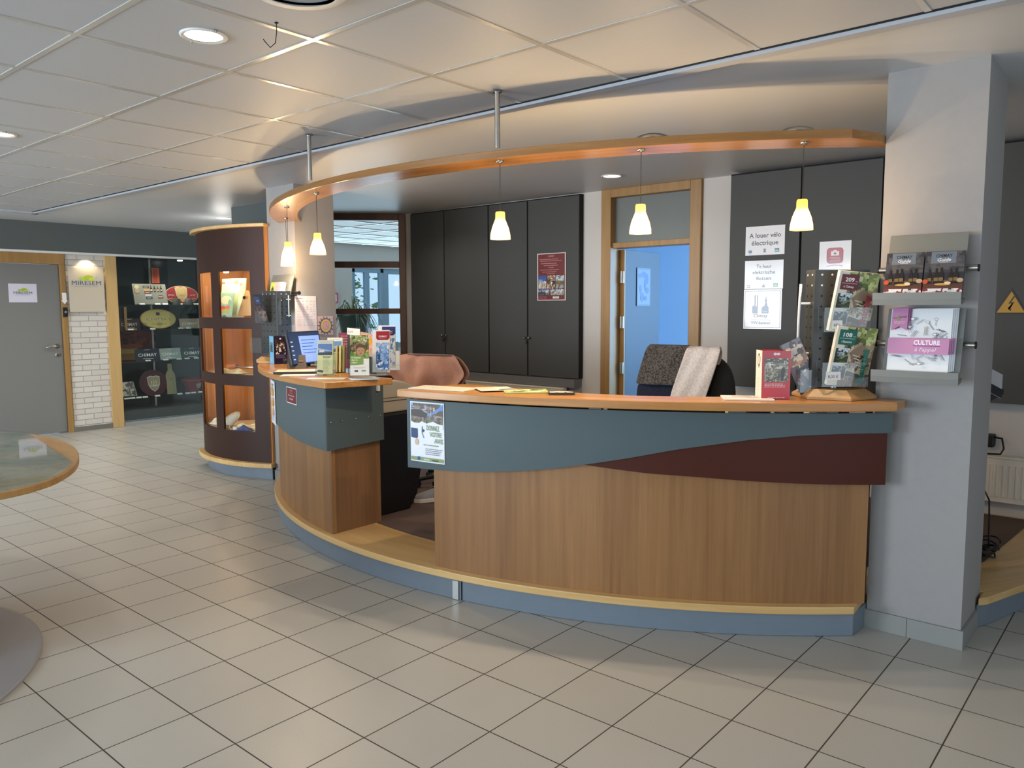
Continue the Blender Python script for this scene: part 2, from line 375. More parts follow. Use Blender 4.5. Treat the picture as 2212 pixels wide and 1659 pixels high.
# pillars
wall('wall_pillar_right', (-1.016, 3.69, 0, -.635, 4.09, 2.456), mat=M_pillar)
wall('wall_pillar_left', (-5.85, 3.725, 0, -5.46, 4.11, 2.456), mat=M_pillar)
b = MB(); M_bj = pm('skirting_joint', '#4e4d49', .7)
b.box(-1.026, 3.678, 0, -.623, 3.69, .085, M_base).box(-.635, 3.69, 0, -.623, 4.1, .085, M_base).box(-1.028, 3.69, 0, -1.016, 4.09, .085, M_base).box(-.845, 3.6775, 0, -.842, 3.679, .085, M_bj)
struct(b.build('baseboard_right_pillar', bevel=.002))
struct(MB().box(-5.86, 3.713, 0, -5.45, 3.725, .085, M_base).box(-5.46, 3.725, 0, -5.448, 4.11, .085, M_base).build('baseboard_left_pillar', bevel=.002))

# bulkhead over the left wall, white painted brick, door
struct(MB().box(-10.4, -4.2, 2.13, -9.94, 6.2, 2.456, M_bulk).box(-10.0, -4.2, 2.105, -9.935, 6.2, 2.13, M_white).build('trim_4'))
def brick_mat():
    m, nt, b = base('white_painted_brick'); N = nt.nodes.new; L = nt.links.new
    g = N('ShaderNodeNewGeometry'); sp = N('ShaderNodeSeparateXYZ'); cb = N('ShaderNodeCombineXYZ')
    L(g.outputs['Position'], sp.inputs[0]); L(sp.outputs['Y'], cb.inputs[0]); L(sp.outputs['Z'], cb.inputs[1])
    br = N('ShaderNodeTexBrick'); br.inputs['Scale'].default_value = 1; br.inputs['Brick Width'].default_value = .20; br.inputs['Row Height'].default_value = .066
    br.inputs['Mortar Size'].default_value = .005; br.inputs['Mortar Smooth'].default_value = .6
    br.inputs['Color1'].default_value = hx('#ded8cf'); br.inputs['Color2'].default_value = hx('#d3ccc3'); br.inputs['Mortar'].default_value = hx('#b9b2a8')
    L(cb.outputs[0], br.inputs['Vector']); L(br.outputs['Color'], b.inputs['Base Color']); b.inputs['Roughness'].default_value = .6
    bp = N('ShaderNodeBump'); bp.invert = True; bp.inputs['Strength'].default_value = .9; bp.inputs['Distance'].default_value = .006; L(br.outputs['Fac'], bp.inputs['Height']); L(bp.outputs[0], b.inputs['Normal'])
    return m
wall('wall_brick', (-10.5, 3.67, .05, -10.02, 4.11, 2.13), mat=brick_mat())
struct(MB().box(-10.5, 3.66, 0, -10.0, 4.115, .055, pm('skirting_grey', '#77736d', .6)).build('baseboard_left'))
M_door = pm('grey_door_laminate', '#7f7f7d', .45, noise=.03, nscale=50)
d2 = bpy.data.objects.new('door_2', None); COL.objects.link(d2); d2.location = (-10.03, 2.7, 0); struct(d2)
MB().box(-10.12, 2.70, 1.985, -10.0, 3.66, 2.125, W_frame).box(-10.12, 3.605, 0, -10.0, 3.66, 1.985, W_frame).box(-10.12, 2.64, 0, -10.0, 2.70, 2.125, W_frame).build('door_frame', d2, bevel=.003)
lf = MB().box(-10.08, 2.703, .012, -10.035, 3.60, 1.98, M_door).build('door_leaf', d2, bevel=.002)
h = MB().box(-10.04, 3.40, 1.03, -10.028, 3.56, 1.048, M_chrome)
h = MB().lathe([(.026, 0), (.026, .008), (.012, .01), (.012, .03)], M_chrome, 18, Matrix.Translation((-10.035, 3.535, 1.03)) @ Matrix.Rotation(PI/2, 4, 'Y'))
h.tube([(-10.0, 3.54, 1.03), (-9.995, 3.50, 1.032), (-9.995, 3.45, 1.032), (-10.0, 3.405, 1.02)], .010, M_chrome)
h.lathe([(.028, 0), (.028, .008), (.02, .01)], M_chrome, 18, Matrix.Translation((-10.035, 3.54, .93)) @ Matrix.Rotation(PI/2, 4, 'Y'))
h.box(-10.026, 3.537, .915, -10.024, 3.543, .935, M_gap)
h.build('door_handle', d2)
# far wing: tall glazed door and window to the garden
M_pvc = pm('blue_grey_pvc', '#8fb0c8', .5)
G_clear = glass('clear_glass', (.97, .99, 1), .9)
G_win = glass('window_glass', (.95, .98, 1), 1.0, .02)
d3 = bpy.data.objects.new('door_3', None); COL.objects.link(d3); d3.location = (-10.05, 7.9, 0); struct(d3)
b = MB()
for y0, y1, z0, z1 in ((7.86, 7.93, .06, 2.10), (8.45, 8.52, .06, 2.10), (7.86, 8.52, 2.03, 2.10), (8.15, 8.22, .06, 2.03), (7.93, 8.45, .06, .16)): b.box(-10.10, y0, z0, -10.02, y1, z1, M_pvc)
b.build('door_frame', d3, bevel=.004)
MB().box(-10.065, 7.93, .16, -10.055, 8.15, 2.03, G_win).box(-10.065, 8.22, .16, -10.055, 8.45, 2.03, G_win).build('glass', d3)
MB().box(-10.02, 8.17, 1.0, -9.97, 8.19, 1.14, M_white).build('door_handle', d3)
w2 = bpy.data.objects.new('window_2', None); COL.objects.link(w2); w2.location = (-10.05, 8.6, .8); struct(w2)
b = MB()
for y0, y1, z0, z1 in ((8.52, 8.62, .8, 2.1), (9.5, 9.6, .8, 2.1), (8.62, 9.5, 2.02, 2.1), (8.62, 9.5, .8, .88), (9.03, 9.1, .88, 2.02)): b.box(-10.10, y0, z0, -10.02, y1, z1, M_pvc)
b.build('window_frame', w2, bevel=.004)
MB().box(-10.065, 8.62, .88, -10.055, 9.03, 2.02, G_win).box(-10.065, 9.1, .88, -10.055, 9.5, 2.02, G_win).build('pane', w2)
# windows of the front and right wall, behind the viewpoint
def front_window(k, y_wall, x0, x1):
    w = bpy.data.objects.new('window_%d' % k, None); COL.objects.link(w); w.location = ((x0+x1)/2, y_wall, .5); struct(w)
    b = MB(); n = 4
    for z0, z1 in ((.5, .56), (2.34, 2.4)): b.box(x0, y_wall, z0, x1, y_wall+.06, z1, M_pvc)
    for i in range(n+1): xx = x0+(x1-x0-.06)*i/n; b.box(xx, y_wall, .56, xx+.06, y_wall+.06, 2.34, M_pvc)
    b.build('window_frame', w); MB().box(x0, y_wall+.025, .56, x1, y_wall+.033, 2.34, G_win).build('pane', w)
front_window(3, -4.29, -8.1, -4.4); front_window(4, -4.29, -3.3, .3)
w5 = bpy.data.objects.new('window_5', None); COL.objects.link(w5); w5.location = (3.05, .6, .5); struct(w5)
b = MB()
for z0, z1 in ((.5, .56), (2.34, 2.4)): b.box(3.03, -1.2, z0, 3.09, 2.4, z1, M_pvc)
for i in range(5): yy = -1.2+3.54*i/4; b.box(3.03, yy, .56, 3.09, yy+.06, 2.34, M_pvc)
b.build('window_frame', w5); MB().box(3.055, -1.2, .56, 3.063, 2.4, 2.34, G_win).build('pane', w5)

# diagonal glazed screen between the left pillar and the cupboards
w1 = bpy.data.objects.new('window_1', None); COL.objects.link(w1); w1.location = (-6.36, 5.72, 0); struct(w1)
TW = Matrix.Translation((-6.36, 5.72, 0)) @ Matrix.Rotation(R_(225), 4, 'Z')     # local x runs down the screen, y = towards the office side
b = MB()
for u0, u1, z0, z1 in ((0, .07, 0, 2.456), (1.05, 1.13, 0, 2.456), (.07, 1.05, 2.385, 2.456), (.07, 1.05, 1.888, 1.955), (.07, 1.05, 1.40, 1.457), (.07, 1.05, .91, .97), (.07, 1.05, 0, .1)):
    b.box(u0, -.03, z0, u1, .05, z1, W_dark, None, TW)
b.build('window_frame', w1, bevel=.004)
MB().box(.07, .008, .1, 1.05, .016, 2.385, glass('screen_glass', (.93, .97, .98), 1.15, .01), None, TW).build('pane', w1)

# door to the back office, with a panel over it, left standing open
d1 = bpy.data.objects.new('door_1', None); COL.objects.link(d1); d1.location = (-3.37, 5.72, 0); struct(d1)
b = MB(); b.box(-3.835, 5.69, 0, -3.74, 5.87, 2.456, W_frame).box(-2.998, 5.69, 0, -2.903, 5.87, 2.456, W_frame).box(-3.74, 5.69, 2.385, -2.998, 5.87, 2.456, W_frame).box(-3.74, 5.72, 1.962, -2.998, 5.85, 2.008, W_frame)
b.build('door_frame', d1, bevel=.004)
MB().box(-3.74, 5.765, 2.008, -2.998, 5.80, 2.385, pm('transom_grey', '#737a78', .5)).build('transom_panel', d1)
M_leaf = pm('pale_door_laminate', '#454e57', .5)
T = Matrix.Translation((-3.71, 5.86, 0)) @ Matrix.Rotation(R_(91), 4, 'Z')
MB().box(0, -.02, .155, .60, .02, 1.955, M_leaf, None, T).build('door_leaf', d1, bevel=.002)
MB().box(-3.735, 5.84, .15, -3.69, 5.858, 1.955, W_frame).build('leaf_edge', d1)
for z in (1.72, 1.33, .93):
    MB().box(-3.732, 5.828, z-.05, -3.692, 5.838, z+.05, M_chrome).cyl((-3.715, 5.828, z-.05), (-3.715, 5.828, z+.05), .008, M_chrome).build('hinge', d1)
s = Sheet(.24, .34, '#63707c'); s.Rr(-.105, -.155, .105, .155, '#77838e')
for q in ((-.07, .10, .03, .02), (.0, .11, .04, .03), (.05, .07, .03, .05), (-.06, -.02, .02, .04), (.02, .02, .018, .05), (.06, -.03, .03, .03), (-.03, -.09, .03, .04), (.03, -.1, .03, .02)): s.E(*q, '#52688c', 10)
o = s.put('wall_map', (-3.688, 6.16, 1.64), 91, 0, 'pale framed map hanging on the open office door', 'poster')
# office extras
for i, (x, z0) in enumerate(((-3.05, .15),)):
    pass

# ------------------------------------------------------------------ raised platform under the desk
PA = -47.6; R_PLAT = 3.292
def arcpts(r, a0, a1, n=48, c=CC): return [(c[0]+r*math.cos(R_(a0+(a1-a0)*i/n)), c[1]+r*math.sin(R_(a0+(a1-a0)*i/n))) for i in range(n+1)]
rest = [(-1.03, 3.675), (-1.03, 4.10), (-.622, 4.10), (-.622, 3.985), (-.59, 4.03), (-.46, 4.42), (-.1, 5.1), (.45, 5.70), (-6.3, 5.70), (-7.02, 4.98), (-7.08, 4.86), (-7.08, 4.31), (-5.45, 4.31), (-5.445, 3.70)]
plat = bpy.data.objects.new('floor_platform', None); COL.objects.link(plat); plat.location = (CC[0], CC[1], 0); struct(plat)
MB().prism(arcpts(R_PLAT, -136.5, PA)+rest, .106, .141, W_edge).build('step_edge', plat, bevel=.004)
rest2 = [(-1.03+.01, 3.69), (-1.035, 4.11), (-.63, 4.11), (-.63, 4.0), (-.60, 4.05), (-.48, 4.45), (-.12, 5.11), (.4, 5.68), (-6.3, 5.68), (-7.0, 4.97), (-7.06, 4.86), (-7.06, 4.33), (-5.46, 4.33), (-5.46, 3.735)]
MB().prism(arcpts(R_PLAT-.02, -135.9, PA+.1)+rest2, .002, .106, M_plinth).build('riser', plat)
cr = [(-1.1, 4.20), (-.76, 4.22), (-.70, 4.6), (-.62, 5.66), (-6.3, 5.66), (-6.98, 4.95), (-7.0, 4.86), (-7.0, 4.4), (-5.4, 4.4), (-5.35, 3.9)]
M_carpet = pm('carpet', '#5d4b42', .95, noise=.25, nscale=300)
MB().prism(arcpts(2.93, -131, -50)+cr, .1405, .144, M_carpet).build('carpet', plat)
a = -80.4
MB().arc(CC, R_PLAT-.021, R_PLAT-.012, a-.35, a+.25, .003, .098, M_alu).build('joint_clip', plat)
MB().arc(CC, R_PLAT-.021, R_PLAT-.017, -79.9, -79.8, .003, .104, M_gap).build('joint_gap', plat)
# ------------------------------------------------------------------ reception counter, long part
def interp(tab):
    def f(a):
        for (a0, z0), (a1, z1) in zip(tab, tab[1:]):
            if a <= a1: t = (a-a0)/(a1-a0); t = max(0, t); return z0+(z1-z0)*t
        return tab[-1][1]
    return f
def rivets(parent, where, r, mat=None):
    proto = None
    for a, z in where:
        x, y = CC[0]+r*math.cos(R_(a)), CC[1]+r*math.sin(R_(a))
        if proto is None:
            proto = MB().ball((0, 0, 0), .0048, M_chrome, 10, None, (1, 1, 1)).build('rivet', parent, world=False); o = proto
        else: o = proto.copy(); COL.objects.link(o); o.parent = parent
        o.location = Vector((x, y, z))-Vector(parent.location)
ct = thing('reception_counter', 'long curved oak reception counter with grey wave panel and red brown panel', 'counter', (-2.1, 3.0, .141))
top = arcpts(3.38, -85.2, -46.4) + [(-.90, 3.68), (-1.03, 3.683), (-1.03, 3.80), (-1.075, 3.84)] + arcpts(3.12, -45.6, -60, 8) + arcpts(3.16, -61, -66, 4) + arcpts(3.04, -75, -84, 6) + [(-2.93, 2.98), (-2.957, 2.60)]
top = arcpts(3.38, -85.2, -45.8) + [(-.885, 3.66), (-.90, 3.682), (-1.03, 3.683), (-1.03, 3.80), (-1.06, 3.83)] + [(CC[0]+r*math.cos(R_(a)), CC[1]+r*math.sin(R_(a))) for a, r in ((-45.5, 3.10), (-50, 3.12), (-55, 3.14), (-60, 3.17), (-65, 3.17), (-70, 3.13), (-75, 3.06), (-79, 3.0), (-82.5, 2.974))] + [(-2.90, 2.99)]
MB().prism(top, 1.022, 1.059, W_top).build('worktop', ct, bevel=.004)
MB().arc(CC, 3.228, 3.25, -83.05, -46.45, .141, .985, W_panel).box(-1.035, 3.62, .141, -1.02, 3.68, 1.0, M_black).build('oak_front', ct)
MB().prism([(CC[0]+3.249*math.cos(R_(-83.05)), CC[1]+3.249*math.sin(R_(-83.05))), (CC[0]+2.93*math.cos(R_(-83.05)), CC[1]+2.93*math.sin(R_(-83.05))), (CC[0]+2.93*math.cos(R_(-82.5)), CC[1]+2.93*math.sin(R_(-82.5))), (CC[0]+3.235*math.cos(R_(-82.7)), CC[1]+3.235*math.sin(R_(-82.7)))], .141, 1.0, W_panel).build('end_panel', ct)
gz = interp([(-85.4, .65), (-82.4, .656), (-79.5, .664), (-77.1, .676), (-73.6, .699), (-70.9, .722), (-68.3, .751), (-65.2, .787), (-61.35, .837), (-59.67, .853), (-55.98, .887), (-52.3, .908), (-48.56, .9165), (-45.2, .917)])
gp = MB().arc(CC, 3.288, 3.297, -85.4, -45.25, gz, 1.004, M_pan, 1.0).build('wave_panel', ct)
bt = interp([(-68.6, .747), (-66, .734), (-63.44, .7225), (-59.62, .715), (-55.87, .703), (-52.1, .694), (-49.6, .69), (-45.5, .686)])
bb = MB().arc(CC, 3.275, 3.284, -68.6, -45.5, bt, lambda a: gz(a)+.02 if a > -68 else .752, M_brown, 1.0).build('red_brown_panel', ct)
rivets(gp, [(-80.42+1.752*i, .818) for i in range(8)] + [(-80.99, .951), (-73.16, .951), (-65.64, .955), (-57.37, .951), (-49.06, .954)], 3.2975)
rivets(bb, [(-60.25+1.757*i, .82) for i in (0, 1, 2, 3, 4, 5, 6, 8)] + [(-62.0, .819)], 3.2845)
MB().arc(CC, 3.252, 3.276, -84.5, -46.5, .93, .96, M_black).arc(CC, 3.0, 3.02, -82, -47, .4, 1.02, M_black).arc(CC, 3.02, 3.228, -82, -47, .93, .945, M_black).build('inner_shelf', ct)
# things stored under the worktop, seen through the slot
random.seed(4)
for i, (a, w, c) in enumerate([(-78.5, 1.6, '#2b3b57'), (-74.8, 1.3, '#39404a'), (-67.9, 1.0, '#d9d5cc'), (-56.6, 1.2, '#e4dfd6'), (-54.8, 1.4, '#4c3547'), (-53.0, .9, '#dcd8cf'), (-50.2, .7, '#e6e2da'), (-49.3, .9, '#e3dfd5'), (-48.3, .6, '#7a2548')]):
    o = MB().arc(CC, 3.06, 3.22, a-w/2, a+w/2, .946, .995+.003*(i % 5), PR, 1).build('stored_folder')
    at = o.data.color_attributes.new('Col', 'FLOAT_COLOR', 'CORNER'); at.data.foreach_set('color', list(hx(c))*len(o.data.loops))
    nm = {'#2b3b57': 'navy', '#39404a': 'charcoal', '#d9d5cc': 'cream', '#e4dfd6': 'broad cream', '#4c3547': 'plum', '#dcd8cf': 'narrow cream', '#e6e2da': 'small cream', '#e3dfd5': 'ivory', '#7a2548': 'magenta'}[c]
    place = ['at the left end', 'under the middle maps', 'below the small dark leaflets', 'below the tilted white pad', 'left of the red box', 'under the red box', 'below the brochure column', 'below the oak foot of the column', 'nearest the pillar'][i]
    tag(o, '%s folder in the slot under the worktop, %s' % (nm, place), 'folder', 'folders stored under the counter top')

# short part on the left of the gap
cl = thing('reception_counter', 'short left counter block with oak sides and grey panel, beside the gap', 'counter', (-4.2, 2.9, .141))
top = arcpts(3.378, -138.3, -95.4) + [(-3.552, 2.60), (-3.45, 2.985)] + arcpts(2.975, -94.2, -118, 12) + [(-4.86, 3.43), (-5.15, 3.70), (-5.40, 3.70)]
MB().prism(top, 1.022, 1.059, W_top).build('worktop', cl, bevel=.004)
MB().arc(CC, 3.228, 3.25, -134.5, -98.35, .141, .985, W_panel).build('oak_front', cl)
MB().box(-3.735, 2.735, .141, -3.714, 3.10, .985, wood('oak_end_panel', '#6d4e34', '#946c48', (22, 22, .9), 'xyz', .42)).build('end_panel', cl)
gl = interp([(-135, .90), (-127, .80), (-122, .745), (-119.2, .715), (-116, .695), (-113, .684), (-109, .669), (-105.3, .657), (-101.6, .648), (-97.7, .646)])
gp = MB().arc(CC, 3.288, 3.297, -134.6, -97.7, gl, 1.004, M_pan, 1.0)
gp.face_set([(-3.6815, 2.6845, .646), (-3.672, 3.10, .662), (-3.672, 3.10, 1.004), (-3.6815, 2.6845, 1.004), (-3.690, 2.6845, .646), (-3.681, 3.10, .662), (-3.681, 3.10, 1.004), (-3.690, 2.6845, 1.004)],
            [(0, 1, 2, 3), (4, 7, 6, 5), (0, 4, 5, 1), (2, 6, 7, 3), (1, 5, 6, 2)], M_pan)
gp = gp.build('grey_panel', cl)
rivets(gp, [(-112.87+1.96*i, .799+.001*i) for i in range(8)] + [(-102.26, .941), (-115, .795), (-117.2, .79)], 3.2975)
rv = [c for c in gp.children][0]
for y, z in ((2.708, .812), (2.788, .813), (2.887, .814), (2.982, .815), (3.074, .815), (3.045, .945)):
    o = rv.copy(); COL.objects.link(o); o.parent = gp; o.location = Vector((-3.672, y, z))-Vector(gp.location)-Vector(cl.location)
MB().arc(CC, 3.252, 3.288, -134, -98, .93, .96, M_black).box(-3.715, 2.74, .93, -3.69, 3.09, .96, M_black).build('inner_shelf', cl)
MB().box(-3.671, 3.045, .965, -3.655, 3.062, 1.0, M_white).build('clip', cl)

# black desk with a beige office machine, between the counters
dk = MB(); prof = [(3.11, .1445), (3.42, .1445), (3.49, .24), (3.525, .40), (3.525, .79), (3.11, .79)]
T = Matrix(((0, 0, -1, 0), (1, 0, 0, 0), (0, 1, 0, 0), (0, 0, 0, 1)))
tag(dk.prism(prof, 3.80, 4.45, M_black, T).build('desk_pedestal', bevel=.01), 'black desk side panel with rounded corner in the gap between the counters', 'desk')
M_beige = pm('beige_machine_plastic', '#c5bfae', .5)
mc = thing('printer', 'beige curved office printer on the black desk in the counter gap', 'printer', (-4.1, 3.35, .792))
prof = [(3.12, .792), (3.50, .792), (3.535, .87), (3.53, .915), (3.49, .955), (3.42, .985), (3.34, 1.0), (3.24, 1.005), (3.12, 1.005)]
MB().prism(prof, 3.83, 4.30, M_beige, T).build('housing', mc, bevel=.012)
MB().box(-3.8295, 3.13, .868, -3.826, 3.50, .871, M_gap).box(-3.8295, 3.13, .890, -3.826, 3.45, .892, M_gap).build('seam', mc)
MB().prism([(3.15, 1.005), (3.36, 1.002), (3.33, 1.03), (3.18, 1.035)], 3.86, 4.2, M_black, T).build('document_flap', mc, bevel=.006)

# ------------------------------------------------------------------ curved light rail and pendants
RC = (-3.227, 6.259); Z0, Z1 = 2.159, 2.196
def rr(r, a): return (RC[0]+r*math.cos(R_(a)), RC[1]+r*math.sin(R_(a)))
def aof(x, y): return math.degrees(math.atan2(y-RC[1], x-RC[0]))
rail = thing('light_rail', 'curved oak rail hung over the counter between the two pillars carrying pendants', 'light rail', (-3.2, 2.75, Z0))
poly = [rr(3.528, -133.9+(133.9-52.6)*i/70) for i in range(71)] + [(-1.018, 3.625), (-1.018, 3.80)] + [rr(3.327, -48.6-(132.1-48.6)*i/60) for i in range(61)] + [(-5.456, 3.78), (-5.456, 3.722)]
MB().prism(poly, Z0, Z1, W_rail, smooth=False).build('curved_board', rail, bevel=.003)
for x, y in ((-2.445, 2.774), (-3.855, 2.745)):
    MB().cyl((x, y, Z1-.002), (x, y, 2.4495), .0125, M_chrome, 16).lathe([(.022, 0), (.022, .006), (.0125, .008)], M_chrome, 16, Matrix.Translation((x, y, 2.4425))).build('hanging_rod', rail)
for a in (-66.0, -56.0):
    x, y = rr(3.46, a); MB().lathe([(.07, 0), (.07, .012), (.05, .02)], M_chrome, 20, Matrix.Translation((x, y, Z1))).build('junction_plate', rail)
def shade_mat():
    m = bpy.data.materials.new('amber_shade_glass'); m.use_nodes = True; nt = m.node_tree; nt.nodes.clear(); N = nt.nodes.new; L = nt.links.new
    o = N('ShaderNodeOutputMaterial'); tr = N('ShaderNodeBsdfTransparent'); tr.inputs[0].default_value = (1, .86, .62, 1)
    tl = N('ShaderNodeBsdfTranslucent'); tl.inputs[0].default_value = (.50, .27, .05, 1)
    df = N('ShaderNodeBsdfDiffuse'); df.inputs[0].default_value = (.60, .34, .08, 1)
    a = N('ShaderNodeMixShader'); a.inputs[0].default_value = .35; L(tl.outputs[0], a.inputs[1]); L(df.outputs[0], a.inputs[2])
    c = N('ShaderNodeMixShader'); c.inputs[0].default_value = .50; L(a.outputs[0], c.inputs[1]); L(tr.outputs[0], c.inputs[2])
    e = N('ShaderNodeEmission'); e.inputs[0].default_value = (1, .50, .10, 1); e.inputs[1].default_value = .40
    ad = N('ShaderNodeAddShader'); L(c.outputs[0], ad.inputs[0]); L(e.outputs[0], ad.inputs[1]); L(ad.outputs[0], o.inputs[0]); return m
M_shade = shade_mat(); M_bulb = pm('lamp_bulb', '#ffffff', .5, emit='#ffdf9e', es=9)
LAMPS = [(-1.266, 3.41, 'rightmost pendant, before the dark cupboards by the right pillar'), (-1.866, 3.08, 'pendant hanging in front of the open office door'), (-2.511, 2.866, 'pendant hanging in front of the four grey cupboard doors'),
         (-4.038, 2.916, 'pendant hanging in front of the left pillar right face'), (-4.715, 3.16, 'nearer of the two overlapping pendants at the left pillar'), (-5.321, 3.553, 'farther of the two overlapping pendants at the left pillar')]
proto = None
for x, y, lab in LAMPS:
    if proto is None:
        proto = thing('pendant_lamp', lab + ', glowing amber', 'pendant lamp', (x, y, Z0), 'amber pendants under the curved rail')
        MB().lathe([(.0175, -.002), (.0175, -.008), (.003, -.012)], M_chrome, 14).build('ceiling_cup', proto, world=False)
        MB().cyl((0, 0, -.245), (0, 0, -.006), .0016, pm('cord', '#3a342c', .6), 6).build('cord', proto, world=False)
        sh = [(.003, -.239), (.020, -.240), (.0225, -.246), (.0232, -.275), (.030, -.292), (.040, -.318), (.046, -.345), (.0485, -.369)]
        MB().lathe(sh, M_shade, 28, cap=False).build('glass_shade', proto, world=False)
        MB().ball((0, 0, -.296), .012, M_bulb, 14, None, (1, 1, 1.2)).cyl((0, 0, -.288), (0, 0, -.245), .009, M_white, 12).build('bulb', proto, world=False)
        o = proto
    else:
        o = copy_tree(proto); o.location = (x, y, Z0); o['label'] = lab + ', glowing amber'
    point('pendant_light', (0, 0, -.335), 9.5 if x > -3.5 else 5.5, (1, .79, .56), .016, o)

# ------------------------------------------------------------------ ceiling downlights, ring and hook
M_glow = pm('downlight_glow', '#ffffff', .5, emit='#fff8ea', es=7)
proto = None
DL = [(-2.768, 1.528, 'bright round downlight in the tiled ceiling nearest the wire hook'), (-5.150, 1.587, 'bright round downlight cut by the left picture edge'),
      (-3.361, 5.129, 'small round downlight above the open office door'), (-8.093, 4.619, 'far round downlight above the brown curved cabinet')]
HID = [(-9.0, 2.6), (-8.9, 4.4), (-7.7, 3.0), (-8.3, 6.4), (-.38, 1.53), (1.9, 1.53), (-.38, -1.4), (-2.77, -1.4), (-5.15, -1.4), (-7.6, 1.6), (-7.6, -1.4), (-5.6, 5.0), (-8.1, 7.2)]  # no fittings; the leading far-left entries are added fill beams brightening that end
for i, q in enumerate(DL+HID):
    x, y = q[:2]
    if proto is None:
        proto = thing('ceiling_downlight', q[2], 'downlight', (x, y, 2.4535), 'round downlights in the ceiling'); o = proto
        MB().lathe([(.066, 0), (.083, 0), (.083, -.004), (.076, -.008), (.066, -.004)], M_white, 30, cap=False).build('rim', o, world=False)
        MB().lathe([(.0001, -.0015), (.066, -.0015)], M_glow, 30, cap=False).build('diffuser', o, world=False)
        [MB().ball((sx*.088, .0, -.004), .005, M_chrome, 8).build('clip', o, world=False) for sx in (-1, 1)]
    elif len(q) == 3:
        o = copy_tree(proto); o.location = (x, y, 2.4535 if y < 3 else 2.456); o['label'] = q[2]
    if i < 4 or True:
        pw = 34 if x < -7.5 else (20 if x < -4.5 else 9)
        spot('downlight_and_fill_beam', (x, y, 2.43), pw, (1, .95, .87), 150, .9, .07)
o = MB().lathe([(.115, 0), (.150, 0), (.150, -.012), (.143, -.018), (.118, -.016)], M_white, 40, Matrix.Translation((-2.14, 1.50, 2.4535)), cap=False).lathe([(.0001, -.004), (.118, -.004)], M_tile, 30, Matrix.Translation((-2.14, 1.50, 2.4535)), cap=False).build('ceiling_speaker')
tag(o, 'round white ceiling speaker ring at the very top edge above the wire hook', 'speaker')
o = MB().tube([(-2.456, 1.628, 2.4536), (-2.457, 1.628, 2.42), (-2.462, 1.625, 2.385), (-2.480, 1.616, 2.372), (-2.495, 1.608, 2.39), (-2.503, 1.604, 2.402)], .0016, M_gap, 6).lathe([(.007, -.002), (.007, 0)], M_gap, 10, Matrix.Translation((-2.456, 1.628, 2.4536))).build('wire_hook')
tag(o, 'thin black bent wire hook hanging from a ceiling bar', 'hook')
point('far_fill', (-8.1, 4.6, 2.2), 3, (1, .95, .88), .1)  # unseen fill point added under the far downlight, no fitting of its own

# ------------------------------------------------------------------ wall cupboards
def cupboard(xs, y0, y1, z0, z1, label, knobs=(), keyx=()):
    t = thing('wall_cupboard', label, 'cupboard', ((xs[0]+xs[-1])/2, y1, z0), 'dark grey wall cupboards behind the desk')
    MB().box(xs[0], y0+.02, z0, xs[-1], y1, z1, M_gap).build('carcass', t)
    g = .008
    for i, (a, b) in enumerate(zip(xs, xs[1:])):
        d = MB().box(a+g, y0, z0+.002, b-g, y0+.019, z1-.012, M_dgrey).build('door', t, bevel=.0015)
        for kx in knobs:
            if a < kx < b:
                k = MB().lathe([(.006, 0), (.006, .012), (.013, .02), (.0135, .028), (.008, .033)], M_chrome, 14, Matrix.Translation((kx, y0, 1.18)) @ Matrix.Rotation(PI/2, 4, 'X')).build('knob', t)
                k.parent = d; k.location = -Vector((0, 0, 0))
                k.location = Vector(t.location)-Vector(t.location)
        for kx in keyx:
            if a < kx < b: k = MB().box(kx-.004, y0-.003, 1.12, kx+.004, y0-.0005, 1.155, M_gap).build('keyhole', t); k.parent = d
    return t
cupboard([-6.222, -5.719, -5.115], 5.66, 5.72, .823+.005, 2.445, 'dark grey two door cupboard next to the glazed screen, above the pink jacket', (-5.745, -5.69), (-5.735,))
cupboard([-5.115, -4.628, -4.041], 5.66, 5.72, .828, 2.445, 'dark grey two door cupboard bearing the maroon church poster', (-4.652, -4.60), (-4.642,))
cupboard([-2.60, -2.065, -1.53], 5.55, 5.72, .865, 2.436, 'dark grey two door cupboard bearing the electric bicycle signs', (), ())
cupboard([-1.53, -.99, -.45], 5.55, 5.72, .865, 2.436, 'dark grey cupboard behind the right pillar with the yellow warning triangle', (), ())
cupboard([-.45, .10, .65], 5.55, 5.72, .865, 2.436, 'dark grey cupboard beyond the right pillar at the picture edge', (), ())
o = MB().lathe([(.010, 0), (.010, .008), (.019, .02), (.020, .032), (.012, .04)], M_chrome, 18, Matrix.Translation((-2.06, 5.549, 1.205)) @ Matrix.Rotation(PI/2, 4, 'X')).build('cupboard_knob')
tag(o, 'round steel knob on the cupboard behind the red box', 'knob')
